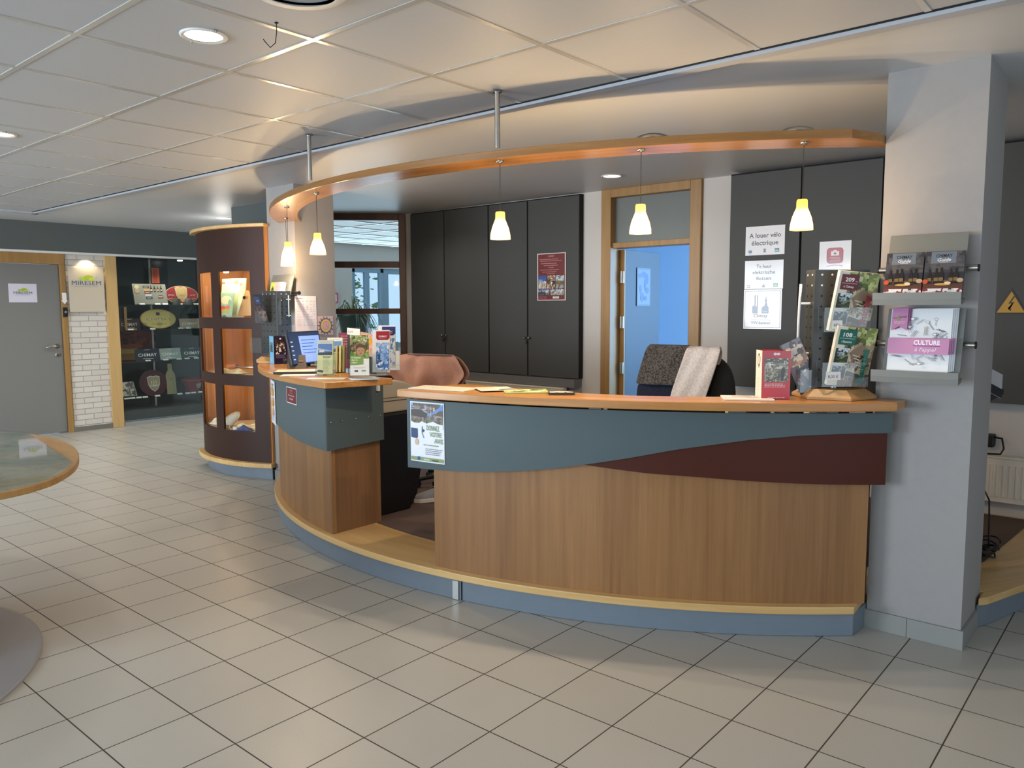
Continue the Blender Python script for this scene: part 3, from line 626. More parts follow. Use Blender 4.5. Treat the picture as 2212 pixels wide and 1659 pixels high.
# low white radiator and pipe cover under the left cupboards
def radiator(x0, x1, y, z0, z1, label):
    t = thing('radiator', label, 'radiator', ((x0+x1)/2, y+.05, z0))
    M_rad = pm('radiator_enamel', '#e4dfd3', .4)
    MB().box(x0, y+.006, z0, x1, y+.07, z1, M_rad).build('body', t, bevel=.006)
    b = MB(); x = x0+.03
    while x < x1-.03:
        b.prism([(x-.011, y+.007), (x+.011, y+.007), (x+.006, y-.002), (x-.006, y-.002)], z0+.035, z1-.045, M_rad); x += .034
    b.build('ribs', t, bevel=.002)
    MB().box(x0, y-.002, z1-.006, x1, y+.072, z1+.006, M_rad).build('top_grille', t, bevel=.003)
    return t
radiator(-5.75, -4.15, 5.56, .25, .74, 'long white panel radiator under the grey cupboards behind the counter')
tag(MB().box(-6.20, 5.60, .75, -4.05, 5.715, .822, pm('filler_grey', '#6e6f70', .5)).box(-6.2, 5.69, .6, -4.05, 5.718, .75, pm('filler_pale', '#a9a7a2', .6)).build('filler_strip'), 'grey filler strip under the two left cupboards', 'panel')
radiator(-1.25, .6, 5.62, .235, .52, 'cream ribbed radiator low on the wall right of the pillar')

# ------------------------------------------------------------------ curved brown display cabinet on the left pillar
VC = (-6.42, 4.74); VR = 1.19; A0, A1 = -118.3, -61.7
vt = thing('display_cabinet', 'tall curved brown display cabinet with square lit openings beside the left pillar', 'display cabinet', (-6.42, 3.8, 0))
MB().arc(VC, .4, VR-.03, A0, A1, 0, .106, M_plinth).build('plinth', vt)
MB().arc(VC, .7, VR+.05, A0-1.5, A1+1.3, .106, .145, W_edge).build('base_ring', vt, bevel=.004)
MB().arc(VC, .7, VR+.05, A0-1.5, A1+1.3, 2.139, 2.166, W_edge).build('top_ring', vt, bevel=.004)
rows = [(.405, .80), (.895, 1.29), (1.386, 1.78)]; cols = [(-111.0, -93.0), (-87.0, -68.8)]
b = MB()
for a0, a1 in ((A0, -111.0), (-93.0, -87.0), (-68.8, A1)): b.arc(VC, VR-.018, VR, a0, a1, .145, 2.139, M_vbrown)
for a0, a1 in cols:
    zs = [.145]+[z for r in rows for z in r]+[2.139]
    for z0, z1 in zip(zs[::2], zs[1::2]): b.arc(VC, VR-.018, VR, a0, a1, z0, z1, M_vbrown)
b.build('curved_front', vt)
b = MB()
for a0, a1 in cols:
    for z0, z1 in rows: MB().arc(VC, VR-.027, VR-.022, a0-1, a1+1, z0-.015, z1+.015, glass('cabinet_glass', (.98, .99, .98), .9)).build('pane', vt)
pts = lambda a, r: (VC[0]+r*math.cos(R_(a)), VC[1]+r*math.sin(R_(a)))
x1, y1 = pts(A1, VR); x0, y0 = pts(A0, VR)
MB().prism([(x1-.02, y1+.008), (x1+.0, y1), (x1+.003, 4.185), (x1-.02, 4.185)], .145, 2.139, W_case).box(x0, y0, .145, x0+.02, 4.185, 2.139, W_case).build('side_panel', vt)
MB().box(x1+.001, 3.70, .145, x1+.0125, 3.722, 2.139, W_case).box(x1+.001, 3.70, .0, x1+.0125, 3.722, .106, M_gap).build('corner_strip', vt)
MB().box(x0+.02, 4.15, .145, x1-.02, 4.185, 2.139, W_case).box(-6.46, 4.0, .36, -6.38, 4.15, 1.84, W_case).box(-6.18, 3.95, .36, -6.14, 4.15, 1.84, W_case).build('back_panel', vt)
M_shelf = pm('shelf_white', '#cdbfa4', .5)
for z in (.395, .886, 1.376, 1.825):
    MB().arc(VC, .62, VR-.03, A0+1.5, A1-1.5, z-.012, z, W_case if z > 1.3 else M_shelf).build('shelf', vt)
for z, pw in ((1.78, 3.8), (1.27, 1.6), (.78, 1.8)):
    for x in (-6.66, -6.22):
        point('cabinet_light', (x, 3.80, z), pw, (1, .74, .42), .02)
        o = MB().lathe([(.0001, .0), (.022, 0), (.026, .012), (.012, .03)], M_bulb if z > 1.7 else M_chrome, 14, Matrix.Translation((x, 3.80, z+.008)), cap=False).build('cabinet_lamp', vt)

# ------------------------------------------------------------------ glazed showcase in the left wall
sc = thing('showcase', 'dark glass showcase with beer souvenirs set into the left wall', 'showcase', (-10.2, 5.1, 0))
MB().box(-10.45, 4.11, 0, -9.99, 4.245, 2.13, W_light).build('side_post', sc, bevel=.003)
M_teal = pm('dark_showcase_back', '#141a1d', .25)
MB().box(-10.47, 4.245, .02, -10.42, 6.05, 2.12, M_teal).box(-10.42, 6.0, .02, -10.0, 6.05, 2.12, M_teal).box(-10.42, 4.245, .02, -10.05, 4.25, 2.12, M_teal).box(-10.42, 4.245, 2.10, -10.0, 6.0, 2.13, M_teal).build('case_lining', sc)
MB().box(-10.42, 4.25, .06, -10.03, 6.0, .18, pm('case_floor', '#464c4d', .5)).build('case_floor', sc)
MB().box(-10.05, 4.25, 0, -9.985, 6.05, .05, M_alu).build('floor_track', sc)
G_case = glass('showcase_glass', (.93, .955, .95), 1.1, .01)
for y0, y1, x in ((4.25, 5.27, -10.012), (4.90, 6.0, -10.022)): MB().box(x-.003, y0, .05, x+.003, y1, 2.105, G_case).build('sliding_pane', sc)
MB().box(-10.35, 4.80, .18, -10.33, 4.822, 2.10, M_alu).box(-10.40, 5.55, .18, -10.38, 5.57, 2.10, M_alu).build('shelf_upright', sc)
G_sh = glass('shelf_glass', (.75, .85, .82), 1.6, .05)
for z, y0 in ((1.515, 4.47), (1.195, 4.26), (.79, 4.26), (.325, 4.26)):
    MB().box(-10.36, y0, z-.008, -10.07, 5.98, z, G_sh).build('glass_shelf', sc)
o = MB().lathe([(.0001, 0), (.03, 0), (.036, .012)], M_glow, 14, Matrix.Translation((-10.10, 5.11, 2.088)), cap=False).build('case_lamp', sc)
spot('case_beam', (-10.10, 5.11, 2.07), 12, (1, .93, .80), 130, .8, .02)
spot('case_beam', (-10.10, 4.60, 2.07), 8, (1, .93, .80), 130, .8, .02)
spot('brick_beam', (-9.955, 3.90, 2.08), 7, (1, .80, .45), 120, .6, .02)

# ------------------------------------------------------------------ round glass topped table, lower left
tb = thing('display_table', 'large round oak table with map under glass at the left edge', 'table', (-4.75, .45, 0))
out = [(-3.48, .86), (-3.48, .99), (-3.50, 1.07), (-3.54, 1.15), (-3.61, 1.24), (-3.74, 1.34), (-3.87, 1.42), (-4.08, 1.51), (-4.29, 1.575), (-4.47, 1.61), (-4.70, 1.635), (-4.93, 1.62), (-5.13, 1.57), (-5.4, 1.45), (-5.65, 1.25), (-5.82, .95), (-5.88, .6), (-5.80, .2), (-5.6, -.15), (-5.25, -.42), (-4.8, -.55), (-4.35, -.48), (-3.95, -.25), (-3.68, .05), (-3.53, .42)]
def smooth_poly(p, n=3):
    for _ in range(n):
        q = []
        for i in range(len(p)):
            a, b2 = p[i], p[(i+1) % len(p)]; q += [(a[0]*.75+b2[0]*.25, a[1]*.75+b2[1]*.25), (a[0]*.25+b2[0]*.75, a[1]*.25+b2[1]*.75)]
        p = q
    return p
out = smooth_poly(out, 2)
MB().prism(out, .720, .750, wood('table_oak', '#96703f', '#c59c62', (8, 30, 8), 'xyz', .35)).build('tabletop', tb, bevel=.004)
inn = [(-4.65+(x+4.65)*.985, .54+(y-.54)*.985) for x, y in out]
def cutpoly(p, f):
    r = []
    for i in range(len(p)):
        a, b2 = p[i], p[(i+1) % len(p)]; fa, fb = f(a), f(b2)
        if fa <= 0: r.append(a)
        if fa*fb < 0: t = fa/(fa-fb); r.append((a[0]+(b2[0]-a[0])*t, a[1]+(b2[1]-a[1])*t))
    return r
inn = cutpoly(inn, lambda q: q[1]-1.60+.16*(q[0]+5.1))
def map_mat():
    m, nt, b = base('map_under_glass'); N = nt.nodes.new; L = nt.links.new
    g = N('ShaderNodeNewGeometry'); n = N('ShaderNodeTexNoise'); n.inputs['Scale'].default_value = 3.2; n.inputs['Detail'].default_value = 9; n.inputs['Roughness'].default_value = .72; n.inputs['Distortion'].default_value = .8
    L(g.outputs['Position'], n.inputs['Vector']); cr = N('ShaderNodeValToRGB'); L(n.outputs[0], cr.inputs[0]); e = cr.color_ramp
    e.elements[0].position = .36; e.elements[0].color = hx('#76867d'); e.elements[1].position = .62; e.elements[1].color = hx('#c9c6b2')
    x = e.elements.new(.47); x.color = hx('#a2b0a6'); x = e.elements.new(.52); x.color = hx('#b5a999')
    L(cr.outputs[0], b.inputs['Base Color']); b.inputs['Roughness'].default_value = .6; b.inputs['Coat Weight'].default_value = .0; return m
MB().prism(inn, .7502, .7512, map_mat()).build('printed_map', tb)
MB().prism(inn, .7525, .7605, glass('table_glass', (.97, .99, .985), 1.2, .02)).build('glass_top', tb)
MB().lathe([(.0001, .012), (1.02, .012), (1.035, .008), (1.035, 0)], pm('table_foot_grey', '#8d9096', .45, noise=.03), 72, Matrix.Translation((-4.06, .205, 0)), cap=False).build('foot_disc', tb)
MB().prism([(-3.75+.03*math.cos(t/8*PI), .95+.06*math.sin(t/8*PI)) for t in range(0, 9)]+[(-4.5, .6), (-4.6, .5), (-4.5, .4)], .012, .720, W_light).build('support_fin', tb)
# ------------------------------------------------------------------ printed things on walls and doors
WH = '#efedef'
def bottle(s, x, y, h, col, lab='#c9b48c'):
    w = h*.15; s.P([(x-w, y), (x+w, y), (x+w, y+h*.55), (x+w*.38, y+h*.74), (x+w*.38, y+h), (x-w*.38, y+h), (x-w*.38, y+h*.74), (x-w, y+h*.55)], col); s.Rr(x-w*.8, y+h*.16, x+w*.8, y+h*.38, lab)
def shield(s, x, y, r, col, rim):
    p = [(-.78, .85), (-.35, 1), (0, .90), (.35, 1), (.78, .85), (.72, -.1), (.45, -.62), (0, -1), (-.45, -.62), (-.72, -.1)]
    s.P([(x+a*r*1.08, y+b*r*1.08) for a, b in p], rim); s.P([(x+a*r, y+b*r) for a, b in p], col)
    for q in (-.3, 0, .3): s.Rr(x+q*r-.05*r, y-.02*r, x+q*r+.05*r, y+.45*r, '#d8c690')
# maroon church poster
s = Sheet(.325, .425, '#e6d9d6'); s.Rr(-.152, -.205, .152, .205, '#6d1f26')
s.Tx('CHIMAY', 0, .178, .020, '#e0a9a0', bold=.01)
for i, (w, y) in enumerate(((.27, .155), (.25, .140), (.24, .118), (.17, .100), (.06, .082), (.25, .060), (.20, .042), (.10, .026))): s.Grey(-w/2, y, w/2, 1, .01, '#d9928c', .005, i)
s.Mos(-.145, -.105, -.055, .012, 8, 9, [['#b9a78f', '#8c8676', '#d7d2c5'], ['#8aa0b8', '#e1ddd2', '#b7b0a0'], ['#2f5fa8', '#3f6fb8', '#335fae'], ['#2b56a5', '#2a4f9e']], 3)
s.Mos(-.045, -.105, .043, .012, 8, 9, [['#e9e6df', '#b8a88d', '#7b5638'], ['#3a2c22', '#6d543d', '#d8cdb8'], ['#2a1e18', '#7d5c3c', '#c7b795'], ['#e4ded2', '#8b6d4c']], 5)
s.Mos(.052, -.105, .146, .012, 8, 9, [['#7c6a4c', '#6b6145', '#a2a1a3'], ['#59563f', '#8a7d5c', '#6c7280'], ['#4a4a38', '#c8d4e2', '#7c7a66'], ['#c9d6e5', '#6d6a4f', '#b9c7d8']], 7)
s.Mos(-.148, -.165, -.02, -.113, 12, 5, [['#2f3a42', '#565b50', '#8a8478'], ['#e2ddcf', '#6c6f63', '#39424a'], ['#6f97cf', '#a7c1e2', '#8b8577'], ['#4f86cc', '#6f9bd6']], 8)
s.Mos(-.005, -.165, .148, -.113, 14, 5, [['#8b8f86', '#6f7468', '#a9a79a'], ['#d5cdbb', '#8a8d87', '#b8b0a0'], ['#a8bfdd', '#e6e9ee', '#7f8b8f'], ['#6c98cf', '#dfe6ef', '#8fb2dd']], 9)
s.Grey(-.145, -.182, -.04, 2, .012, '#c987a0', .004, 3); s.Rr(.02, -.195, .09, -.176, '#e9e6e4'); s.Tx('Chimay', .055, -.190, .012, '#333333')
s.put('church_poster', (-4.347, 5.655, 1.736), 0, 0, 'maroon poster with five church photos on the grey cupboard door', 'poster')
# electric bicycle signs
s = Sheet(.292, .207, WH, mat=PRG); s.Tx('A louer vélo', 0, .022, .047, '#141414', .235, .018); s.Tx('électrique', 0, -.032, .047, '#141414', .20, .018)
s.Rr(-.122, -.085, -.095, -.067, '#3d6ea8'); s.Tx('vvv', -.109, -.094, .014, '#28364a'); s.E(.0, -.065, .010, .007, '#5a5f66'); s.P([(-.012, -.085), (.012, -.085), (.004, -.066), (-.002, -.070)], '#5a5f66'); s.Rr(.075, -.086, .108, -.060, '#2f7f86'); s.Rr(.079, -.078, .104, -.072, '#d8e8ea')
s.put('paper_sign', (-2.320, 5.546, 1.937), 0, 0, 'top white sign reading A louer vélo électrique on the dark cupboard', 'sign')
s = Sheet(.288, .205, WH, mat=PRG); s.Tx('Te huur', .0, .048, .036, '#1c1c20', .112, .016); s.Tx('elektrische', 0, .006, .036, '#1c1c20', .168, .016); s.Tx('fietsen', 0, -.038, .036, '#1c1c20', .112, .016)
s.Tx('vvv', -.112, -.082, .018, '#8a2f3a', bold=.02); s.Rr(-.126, -.092, -.098, -.086, '#2f3d55'); s.P([(-.012, -.090), (.012, -.090), (.004, -.068), (-.002, -.072)], '#4b5058'); s.Rr(.073, -.088, .107, -.062, '#3f8a5e'); s.Rr(.078, -.080, .102, -.074, '#dbe8de')
s.put('paper_sign', (-2.322, 5.546, 1.692), 0, 0, 'middle white sign reading Te huur elektrische fietsen on the dark cupboard', 'sign')
s = Sheet(.285, .288, WH, mat=PRG)
for a, b in (((-.134, .130), (.134, .134)), ((-.134, -.134), (.134, -.130)), ((-.134, -.134), (-.131, .134)), ((.131, -.134), (.134, .134))): s.Rr(a[0], a[1], b[0], b[1], '#26272c')
s.P([(-.075, -.03), (-.035, -.03), (-.035, .10), (-.042, .105), (-.042, .02), (-.052, .02), (-.052, .105), (-.060, .10), (-.060, .03), (-.075, .02)], '#243a5e')
s.P([(-.005, -.03), (.047, -.03), (.047, .012), (.036, .028), (.032, .05), (.027, .10), (.022, .05), (.018, .028), (-.005, .012)], '#1f3a63'); s.E(.026, .063, .007, .010, '#1a2c4c'); s.Rr(.0, -.022, .042, -.012, '#5f8fbf')
s.Tx('Chimay', -.012, -.058, .036, '#1d1d20', .105, .004); s.Rr(-.085, -.078, .075, -.0765, '#3a3a3c'); s.Tx('VVV-kantoor', -.008, -.108, .030, '#1d1d20', .148, .004)
s.put('paper_sign', (-2.326, 5.546, 1.442), 0, 0, 'bordered sign with blue castle reading Chimay VVV-kantoor, lowest of three', 'sign')
s = Sheet(.211, .203, WH, mat=PRG)
def rrect(s, x0, y0, x1, y1, r, col):
    p = []
    for cx, cy, a in ((x1-r, y1-r, 0), (x0+r, y1-r, 90), (x0+r, y0+r, 180), (x1-r, y0+r, 270)):
        p += [(cx+r*math.cos(R_(a+t)), cy+r*math.sin(R_(a+t))) for t in (0, 30, 60, 90)]
    return s.P(p, col)
rrect(s, -.056, -.050, .055, .057, .022, '#a3202f'); rrect(s, -.050, -.006, .049, .052, .018, '#b52f3d'); s.Rr(-.027, .003, .027, .033, '#f2e9ea'); s.Rr(-.011, .033, .011, .040, '#f2e9ea'); s.Rr(-.010, .0145, .010, .0205, '#33161a'); s.Rr(-.003, .0085, .003, .0265, '#33161a')
s.Tx('PREMIERS', 0, -.018, .014, '#ecd9db', .066, .01); s.Tx('SECOURS', 0, -.036, .014, '#ecd9db', .066, .01); s.E(0, -.070, .054, .012, '#c9a3a6'); s.E(0, -.076, .052, .011, WH)
s.put('paper_sign', (-1.823, 5.546, 1.803), 0, 0, 'white sign with red first aid square behind the brochure column', 'sign')
# triangle
s = Sheet(.001, .001, '#c59a2c', mat=PRG); s = Sheet(.002, .002, '#1b1a17', mat=PRG)
s.P([(-.089, -.080), (.089, -.080), (0, .076)], '#1b1a17'); s.P([(-.072, -.070), (.072, -.070), (0, .056)], '#c08f24'); s.P([(.012, .030), (-.014, -.018), (.001, -.014), (-.010, -.058), (-.014, -.042), (.000, -.062), (.004, -.044), (-.003, -.050), (.016, -.006), (-.001, -.010), (.020, .028)], '#1b1a17')
s.put('warning_sign', (-.782, 5.546, 1.49), 0, 0, 'yellow and black triangular lightning warning sign right of the pillar', 'sign')
# left wall: Miresem door sheet, plaque and arrow
def miresem(s, k, y, c='#2c3852'):
    s.E(-.03*k, y+.040*k, .034*k, .016*k, '#b8c93a'); s.E(.018*k, y+.048*k, .040*k, .022*k, '#a6bd2f'); s.E(.045*k, y+.034*k, .026*k, .015*k, '#c5d24a')
    s.Line(-.062*k, y+.004*k, -.040*k, y+.046*k, .004*k, '#86c3dc'); s.Line(.07*k, y+.036*k, .085*k, y+.066*k, .004*k, '#8fc6df')
    s.Tx('MIRESEM', 0, y-.014*k, .052*k, c, .235*k, 0); s.Rr(-.10*k, y-.030*k, .09*k, y-.027*k, '#8f95a0')
s = Sheet(.287, .21, '#dfdcea', mat=PRG); miresem(s, .80, 0); s.put('door_sign', (-10.032, 3.215, 1.648), 90, 0, 'white laminated Miresem sheet on the grey door', 'sign')
s = Sheet(.40, .52, '#cfc3b0', t=.006); s.Rr(-.195, .06, .195, .255, '#cdc2b2'); miresem(s, 1.4, .08, '#3d5a80'); s.put('wall_plaque', (-9.985, 3.885, 1.69), 90, 0, 'beige Miresem plaque fixed on the white brick wall', 'plaque')
s = Sheet(.002, .002, WH); s.P([(-.024, -.02), (.024, -.02), (.024, .07), (-.024, .07)], '#f1eeea'); s.P([(-.036, -.02), (.036, -.02), (0, -.062)], '#f1eeea'); s.put('paper_arrow', (-9.992, 3.633, 1.585), 90, 0, 'white paper arrow pointing down on the left door frame', 'arrow')
db = thing('doorbell', 'small black doorbell on the frame beside the grey door', 'doorbell', (-9.99, 3.633, 1.43)); MB().box(-10.0, 3.608, 1.375, -9.975, 3.658, 1.485, M_black).build('housing', db, bevel=.006); MB().lathe([(.0001, .004), (.014, .004), (.014, 0)], M_plinth, 14, Matrix.Translation((-9.975, 3.633, 1.43)) @ Matrix.Rotation(PI/2, 4, 'Y')).build('button', db)

# left pillar, right face
s = Sheet(.205, .288, '#efe6e6'); s.Rr(-.09, .118, -.03, .127, '#d98a8f')
for j, y in enumerate((.100, .076, .058, .044, .031, .018, -.010, -.026, -.052, -.064, -.076, -.088, -.10)):
    s.Grey(-.09, y, -.045, 1, .01, '#a9a2a6', .0025, j)
    for k, (x, c) in enumerate(((-.025, '#e07f88' if j < 7 else '#9fd0c8'), (.012, '#aaa6ab' if j < 7 else '#b9b4b8'), (.048, '#8fc08f' if j < 6 else '#b9b4b8'), (.078, '#c4bfc3'))):
        if (j*3+k) % 4 or k == 0: s.Rr(x-.010, y, x+.008, y+.003, c)
s.put('price_list', (-5.456, 3.807, 1.420), 90, 0, 'white price list sheet taped to the left pillar', 'sheet')
s = Sheet(.155, .158, '#d9b7ac')
for k in range(14):
    a = 2*PI*k/14; s.Line(.055*math.cos(a), .055*math.sin(a), .072*math.cos(a), .072*math.sin(a), .005, '#1f3b57'); s.E(.072*math.cos(a), .072*math.sin(a), .005, .005, '#1f3b57', 8)
s.E(0, 0, .060, .062, '#23486b'); s.E(0, 0, .052, .054, '#e0b43a'); s.E(0, 0, .034, .036, '#a7798c'); s.E(0, 0, .030, .032, '#cfa4a0'); s.Line(0, 0, 0, .022, .003, '#8c4a66'); s.Line(0, 0, .016, -.014, .003, '#8c3f73'); s.Rr(-.072, -.075, -.03, -.070, '#2a2a34')
s.put('clock_card', (-5.456, 3.996, 1.318), 90, 0, 'pink card with blue and yellow cogwheel clock on the left pillar', 'card')

# signs on the grey panels of the counter
def curved(name, a, z, w, h, draw, label, cat, r=3.3, roll=0):
    x, y = CC[0]+r*math.cos(R_(a)), CC[1]+r*math.sin(R_(a)); s = draw(w, h)
    n = []                                   # bend the sheet round the panel
    for p in s.v:
        t = p[0]/r; n.append((math.sin(t)*(r+p[2]), p[1], (math.cos(t)*(r+p[2])-r)))
    s.v = n; return s.put(name, (x, y, z), a+90, 0, label, cat, roll=roll)
def donnez(w, h):
    s = Sheet.__new__(Sheet); MB.__init__(s); s.w, s.h, s.mat, s.z, s.st = w, h, PR, 0, .0002
    for i in range(8): x0, x1 = -w/2+w*i/8, -w/2+w*(i+1)/8; s.box(x0, -h/2, -.001, x1, h/2, .0, PR, '#eceff4')
    a, b = w/2-.006, h/2-.007
    s.z = .0012; s.Mos(-a, .045, a, b, 22, 11, [['#5e5148', '#7b6a5c', '#8f7f73', '#4c433b', '#6f7d4a'], ['#7d6a5f', '#94827a', '#59493f', '#a9998f', '#708a9c'], ['#83706a', '#a08d86', '#5e4f48', '#b7aaa1', '#cfc9c2'], ['#6b5a4f', '#8e8177', '#bdb3aa', '#54473e'], ['#4f4439', '#5d5044', '#473d34']], 11)
    s.P([(-a, b), (-a, b-.035), (-.04, b-.030), (.012, b-.052), (.03, b-.058), (.06, b-.040), (a, b-.028), (a, b)], '#5e8fd0'); s.P([(-a, b), (-a, b-.012), (.0, b-.018), (a, b-.006), (a, b)], '#86aee0')
    s.P([(-a, b-.034), (-.045, b-.030), (.005, b-.050), (.0, b-.072), (-a, b-.066)], '#3b322c'); s.P([(.045, b-.055), (.075, b-.036), (a, b-.028), (a, b-.060)], '#54473a'); s.Rr(.026, b-.060, .031, b-.036, '#c9c0b6')
    s.P([(-a, .052), (-.06, .040), (-.03, .055), (.0, .045), (.04, .058), (.07, .048), (a, .042), (a, .02), (-a, .02)], '#eceff4')
    s.P([(-a, .018), (-.060, .016), (-.060, -.028), (-.068, -.035), (-a, -.030)], '#24406f'); s.E(-.066, -.052, .012, .016, '#d9b79d'); s.Line(-.028, .030, -.030, -.006, .004, '#24406f'); s.Line(-.030, -.006, -.018, -.030, .003, '#24406f'); s.E(-.024, .008, .008, .007, '#24406f')
    s.Tx('DONNEZ', .040, .012, .036, '#7f9160', .080, .012, 'c', -1); s.Tx('VOTRE', .056, -.019, .033, '#7f9160', .074, .012, 'c', -1); s.Tx('AVIS', .074, -.050, .033, '#7f9160', .052, .012, 'c', -1)
    s.Grey(-.02, -.066, .10, 1, .01, '#93a37c', .005, 2); s.Grey(-.008, -.084, .104, 4, .009, '#5d6470', .003, 3)
    s.Rr(-a, -b, a, -b+.018, '#8fa06e'); s.Rr(-.060, -b+.002, -.045, -b+.020, '#2f5f9a'); s.Rr(-.02, -b+.004, .02, -b+.012, '#c7d0b6'); s.Rr(.035, -b+.004, .075, -b+.010, '#41502f')
    return s
curved('survey_poster', -83.05, .842, .218, .305, donnez, 'village photo poster reading Donnez votre avis on the left end of the long counter', 'poster', 3.3005)
def redsign(w, h):
    s = Sheet(w, h, '#e9e4e2'); s.Rr(-w/2+.005, -h/2+.005, w/2-.005, h/2-.005, '#6b1f27'); s.Tx('OFFICE', 0, .026, .016, '#c98d88', .05, .01); s.Tx('Merci de patienter', 0, -.004, .013, '#e8d2cf', .115, .01); s.Tx('à l\'accueil', 0, -.026, .018, '#e8d2cf', .066, .01); s.Grey(-.03, .014, .03, 1, .01, '#b9736e', .003); return s
curved('notice_plate', -106.5, .924, .335*.5+.03, .102, lambda w, h: redsign(w, h), 'dark red notice plate with white edge on the short counter front', 'sign', 3.3, 0)
def beerposter(w, h):
    s = Sheet(w, h, '#e7e4ea'); s.Tx('agenda', 0, h/2-.035, .022, '#5a5f72', .12)
    for k, (x, y) in enumerate(((-.06, .07), (-.03, .075), (.0, .07), (.03, .075), (-.05, .0), (-.015, .01), (.02, .0), (.05, .01), (-.04, -.06), (.0, -.055), (.04, -.06))):
        s.P([(x-.016, y-.028), (x+.016, y-.028), (x+.012, y+.02), (x, y+.034), (x-.012, y+.02)], ['#d09a34', '#c98a2b', '#e0b04a'][k % 3])
    s.Line(-.02, .10, -.02, .125, .01, '#28374f'); s.Line(.03, .10, .03, .125, .01, '#28374f'); s.Grey(-.08, -.095, .08, 3, .014, '#8f93a3', .004); return s
curved('hanging_poster', -116.2, .825, .23, .30, beerposter, 'white poster with orange drawings hanging at the left end of the short counter', 'poster', 3.3025)

# ------------------------------------------------------------------ racks of leaflets on the pillars
M_rack = pm('rack_grey', '#757772', .45)
def rack(x0, x1, y, zt, zl, label, rodz):
    """tilted plate on a steel rod with a folded lip; the pillar face is at y"""
    t = thing('leaflet_rack', label, 'leaflet rack', ((x0+x1)/2, y, zl))
    yf = y-.125; yb = y-.045                     # bottom edge stands out further than the top
    MB().prism([(yf+.012, zl+.006), (yf+.016, zl+.006), (yb+.004, zt), (yb, zt)], x0, x1, M_rack, Matrix(((0, 0, 1, 0), (1, 0, 0, 0), (0, 1, 0, 0), (0, 0, 0, 1)))).build('plate', t)
    TT = Matrix(((0, 0, 1, 0), (1, 0, 0, 0), (0, 1, 0, 0), (0, 0, 0, 1)))
    MB().prism([(yf-.052, zl+.003), (yf-.052, zl+.031), (yf-.048, zl+.031), (yf-.048, zl+.007), (yf+.016, zl+.007), (yf+.016, zl+.003)][::-1], x0-.028, x1+.008, M_rack, TT).prism([(yf-.05, zl-.02), (yf-.052, zl+.005), (yf+.016, zl+.005), (yf+.012, zl-.01)], x0-.028, x1+.008, M_rack, TT).build('lip', t)
    b = MB(); b.cyl((x0-.045, yb+.005+.012, rodz), (x1+.035, yb+.017, rodz), .0125, M_chrome, 18).cyl((x0-.051, yb+.017, rodz), (x0-.045, yb+.017, rodz), .015, M_black, 18).cyl((x1+.035, yb+.017, rodz), (x1+.040, yb+.017, rodz), .015, M_black, 18)
    for x in (x0+.04, x1-.04): b.cyl((x, yb+.017, rodz), (x, y, rodz), .008, M_chrome, 12)
    b.build('steel_rod', t); return t
rack(-.967, -.672, 3.69, 1.762, 1.487, 'upper grey leaflet rack on the right pillar with two beer guides', 1.616)
rack(-.962, -.668, 3.69, 1.452, 1.165, 'lower grey leaflet rack on the right pillar with pink booklets', 1.302)
def guide(w, h):
    s = Sheet(w, h, '#2c2a2e', t=.008, mat=PRM); s.Mos(-w/2, .0, w/2, h/2, 8, 5, [['#3a3a40', '#444349', '#55504f'], ['#34333a', '#4a4648']], 2)
    s.Mos(-w/2, -h/2, w/2, -h/2+.018, 14, 2, [['#dcd9dc', '#7f2f2f', '#c9c4c4', '#3b2a2a', '#e6e2e4']], 3); s.Rr(-w/2, -h/2+.018, w/2, -.040, '#5a3424'); s.Rr(-w/2, -.042, w/2, -.034, '#7b4a2f')
    s.Rr(-.050, .036, .042, h/2-.002, '#6a7480'); s.Tx('CHIMAY', -.003, .061, .019, '#131418', .060, .012); s.Tx('Guide', -.003, .044, .019, '#f2f2f4', .050, .008, italic=.25); s.Rr(-.018, .040, .014, .0412, '#e8e8ea')
    for x, h2 in ((-.050, .060), (-.026, .064), (-.008, .066), (.028, .060), (.046, .064)): bottle(s, x, -.048, h2, '#1c1210', '#7d6238')
    s.E(-.064, -.040, .010, .010, '#c4502a'); s.E(.062, -.036, .012, .009, '#b9a080'); s.E(.0, -.052, .030, .005, '#c79a52'); s.E(.018, -.047, .012, .006, '#e0d2a8'); return s
for x, lab in ((-.893, 'left of two beer guide booklets in the upper pillar rack'), (-.744, 'right of two beer guide booklets in the upper pillar rack')):
    guide(.144, .172).put('guide_booklet', (x, 3.578, 1.600), 0, 12, lab, 'booklet', 'beer guides in the pillar rack')
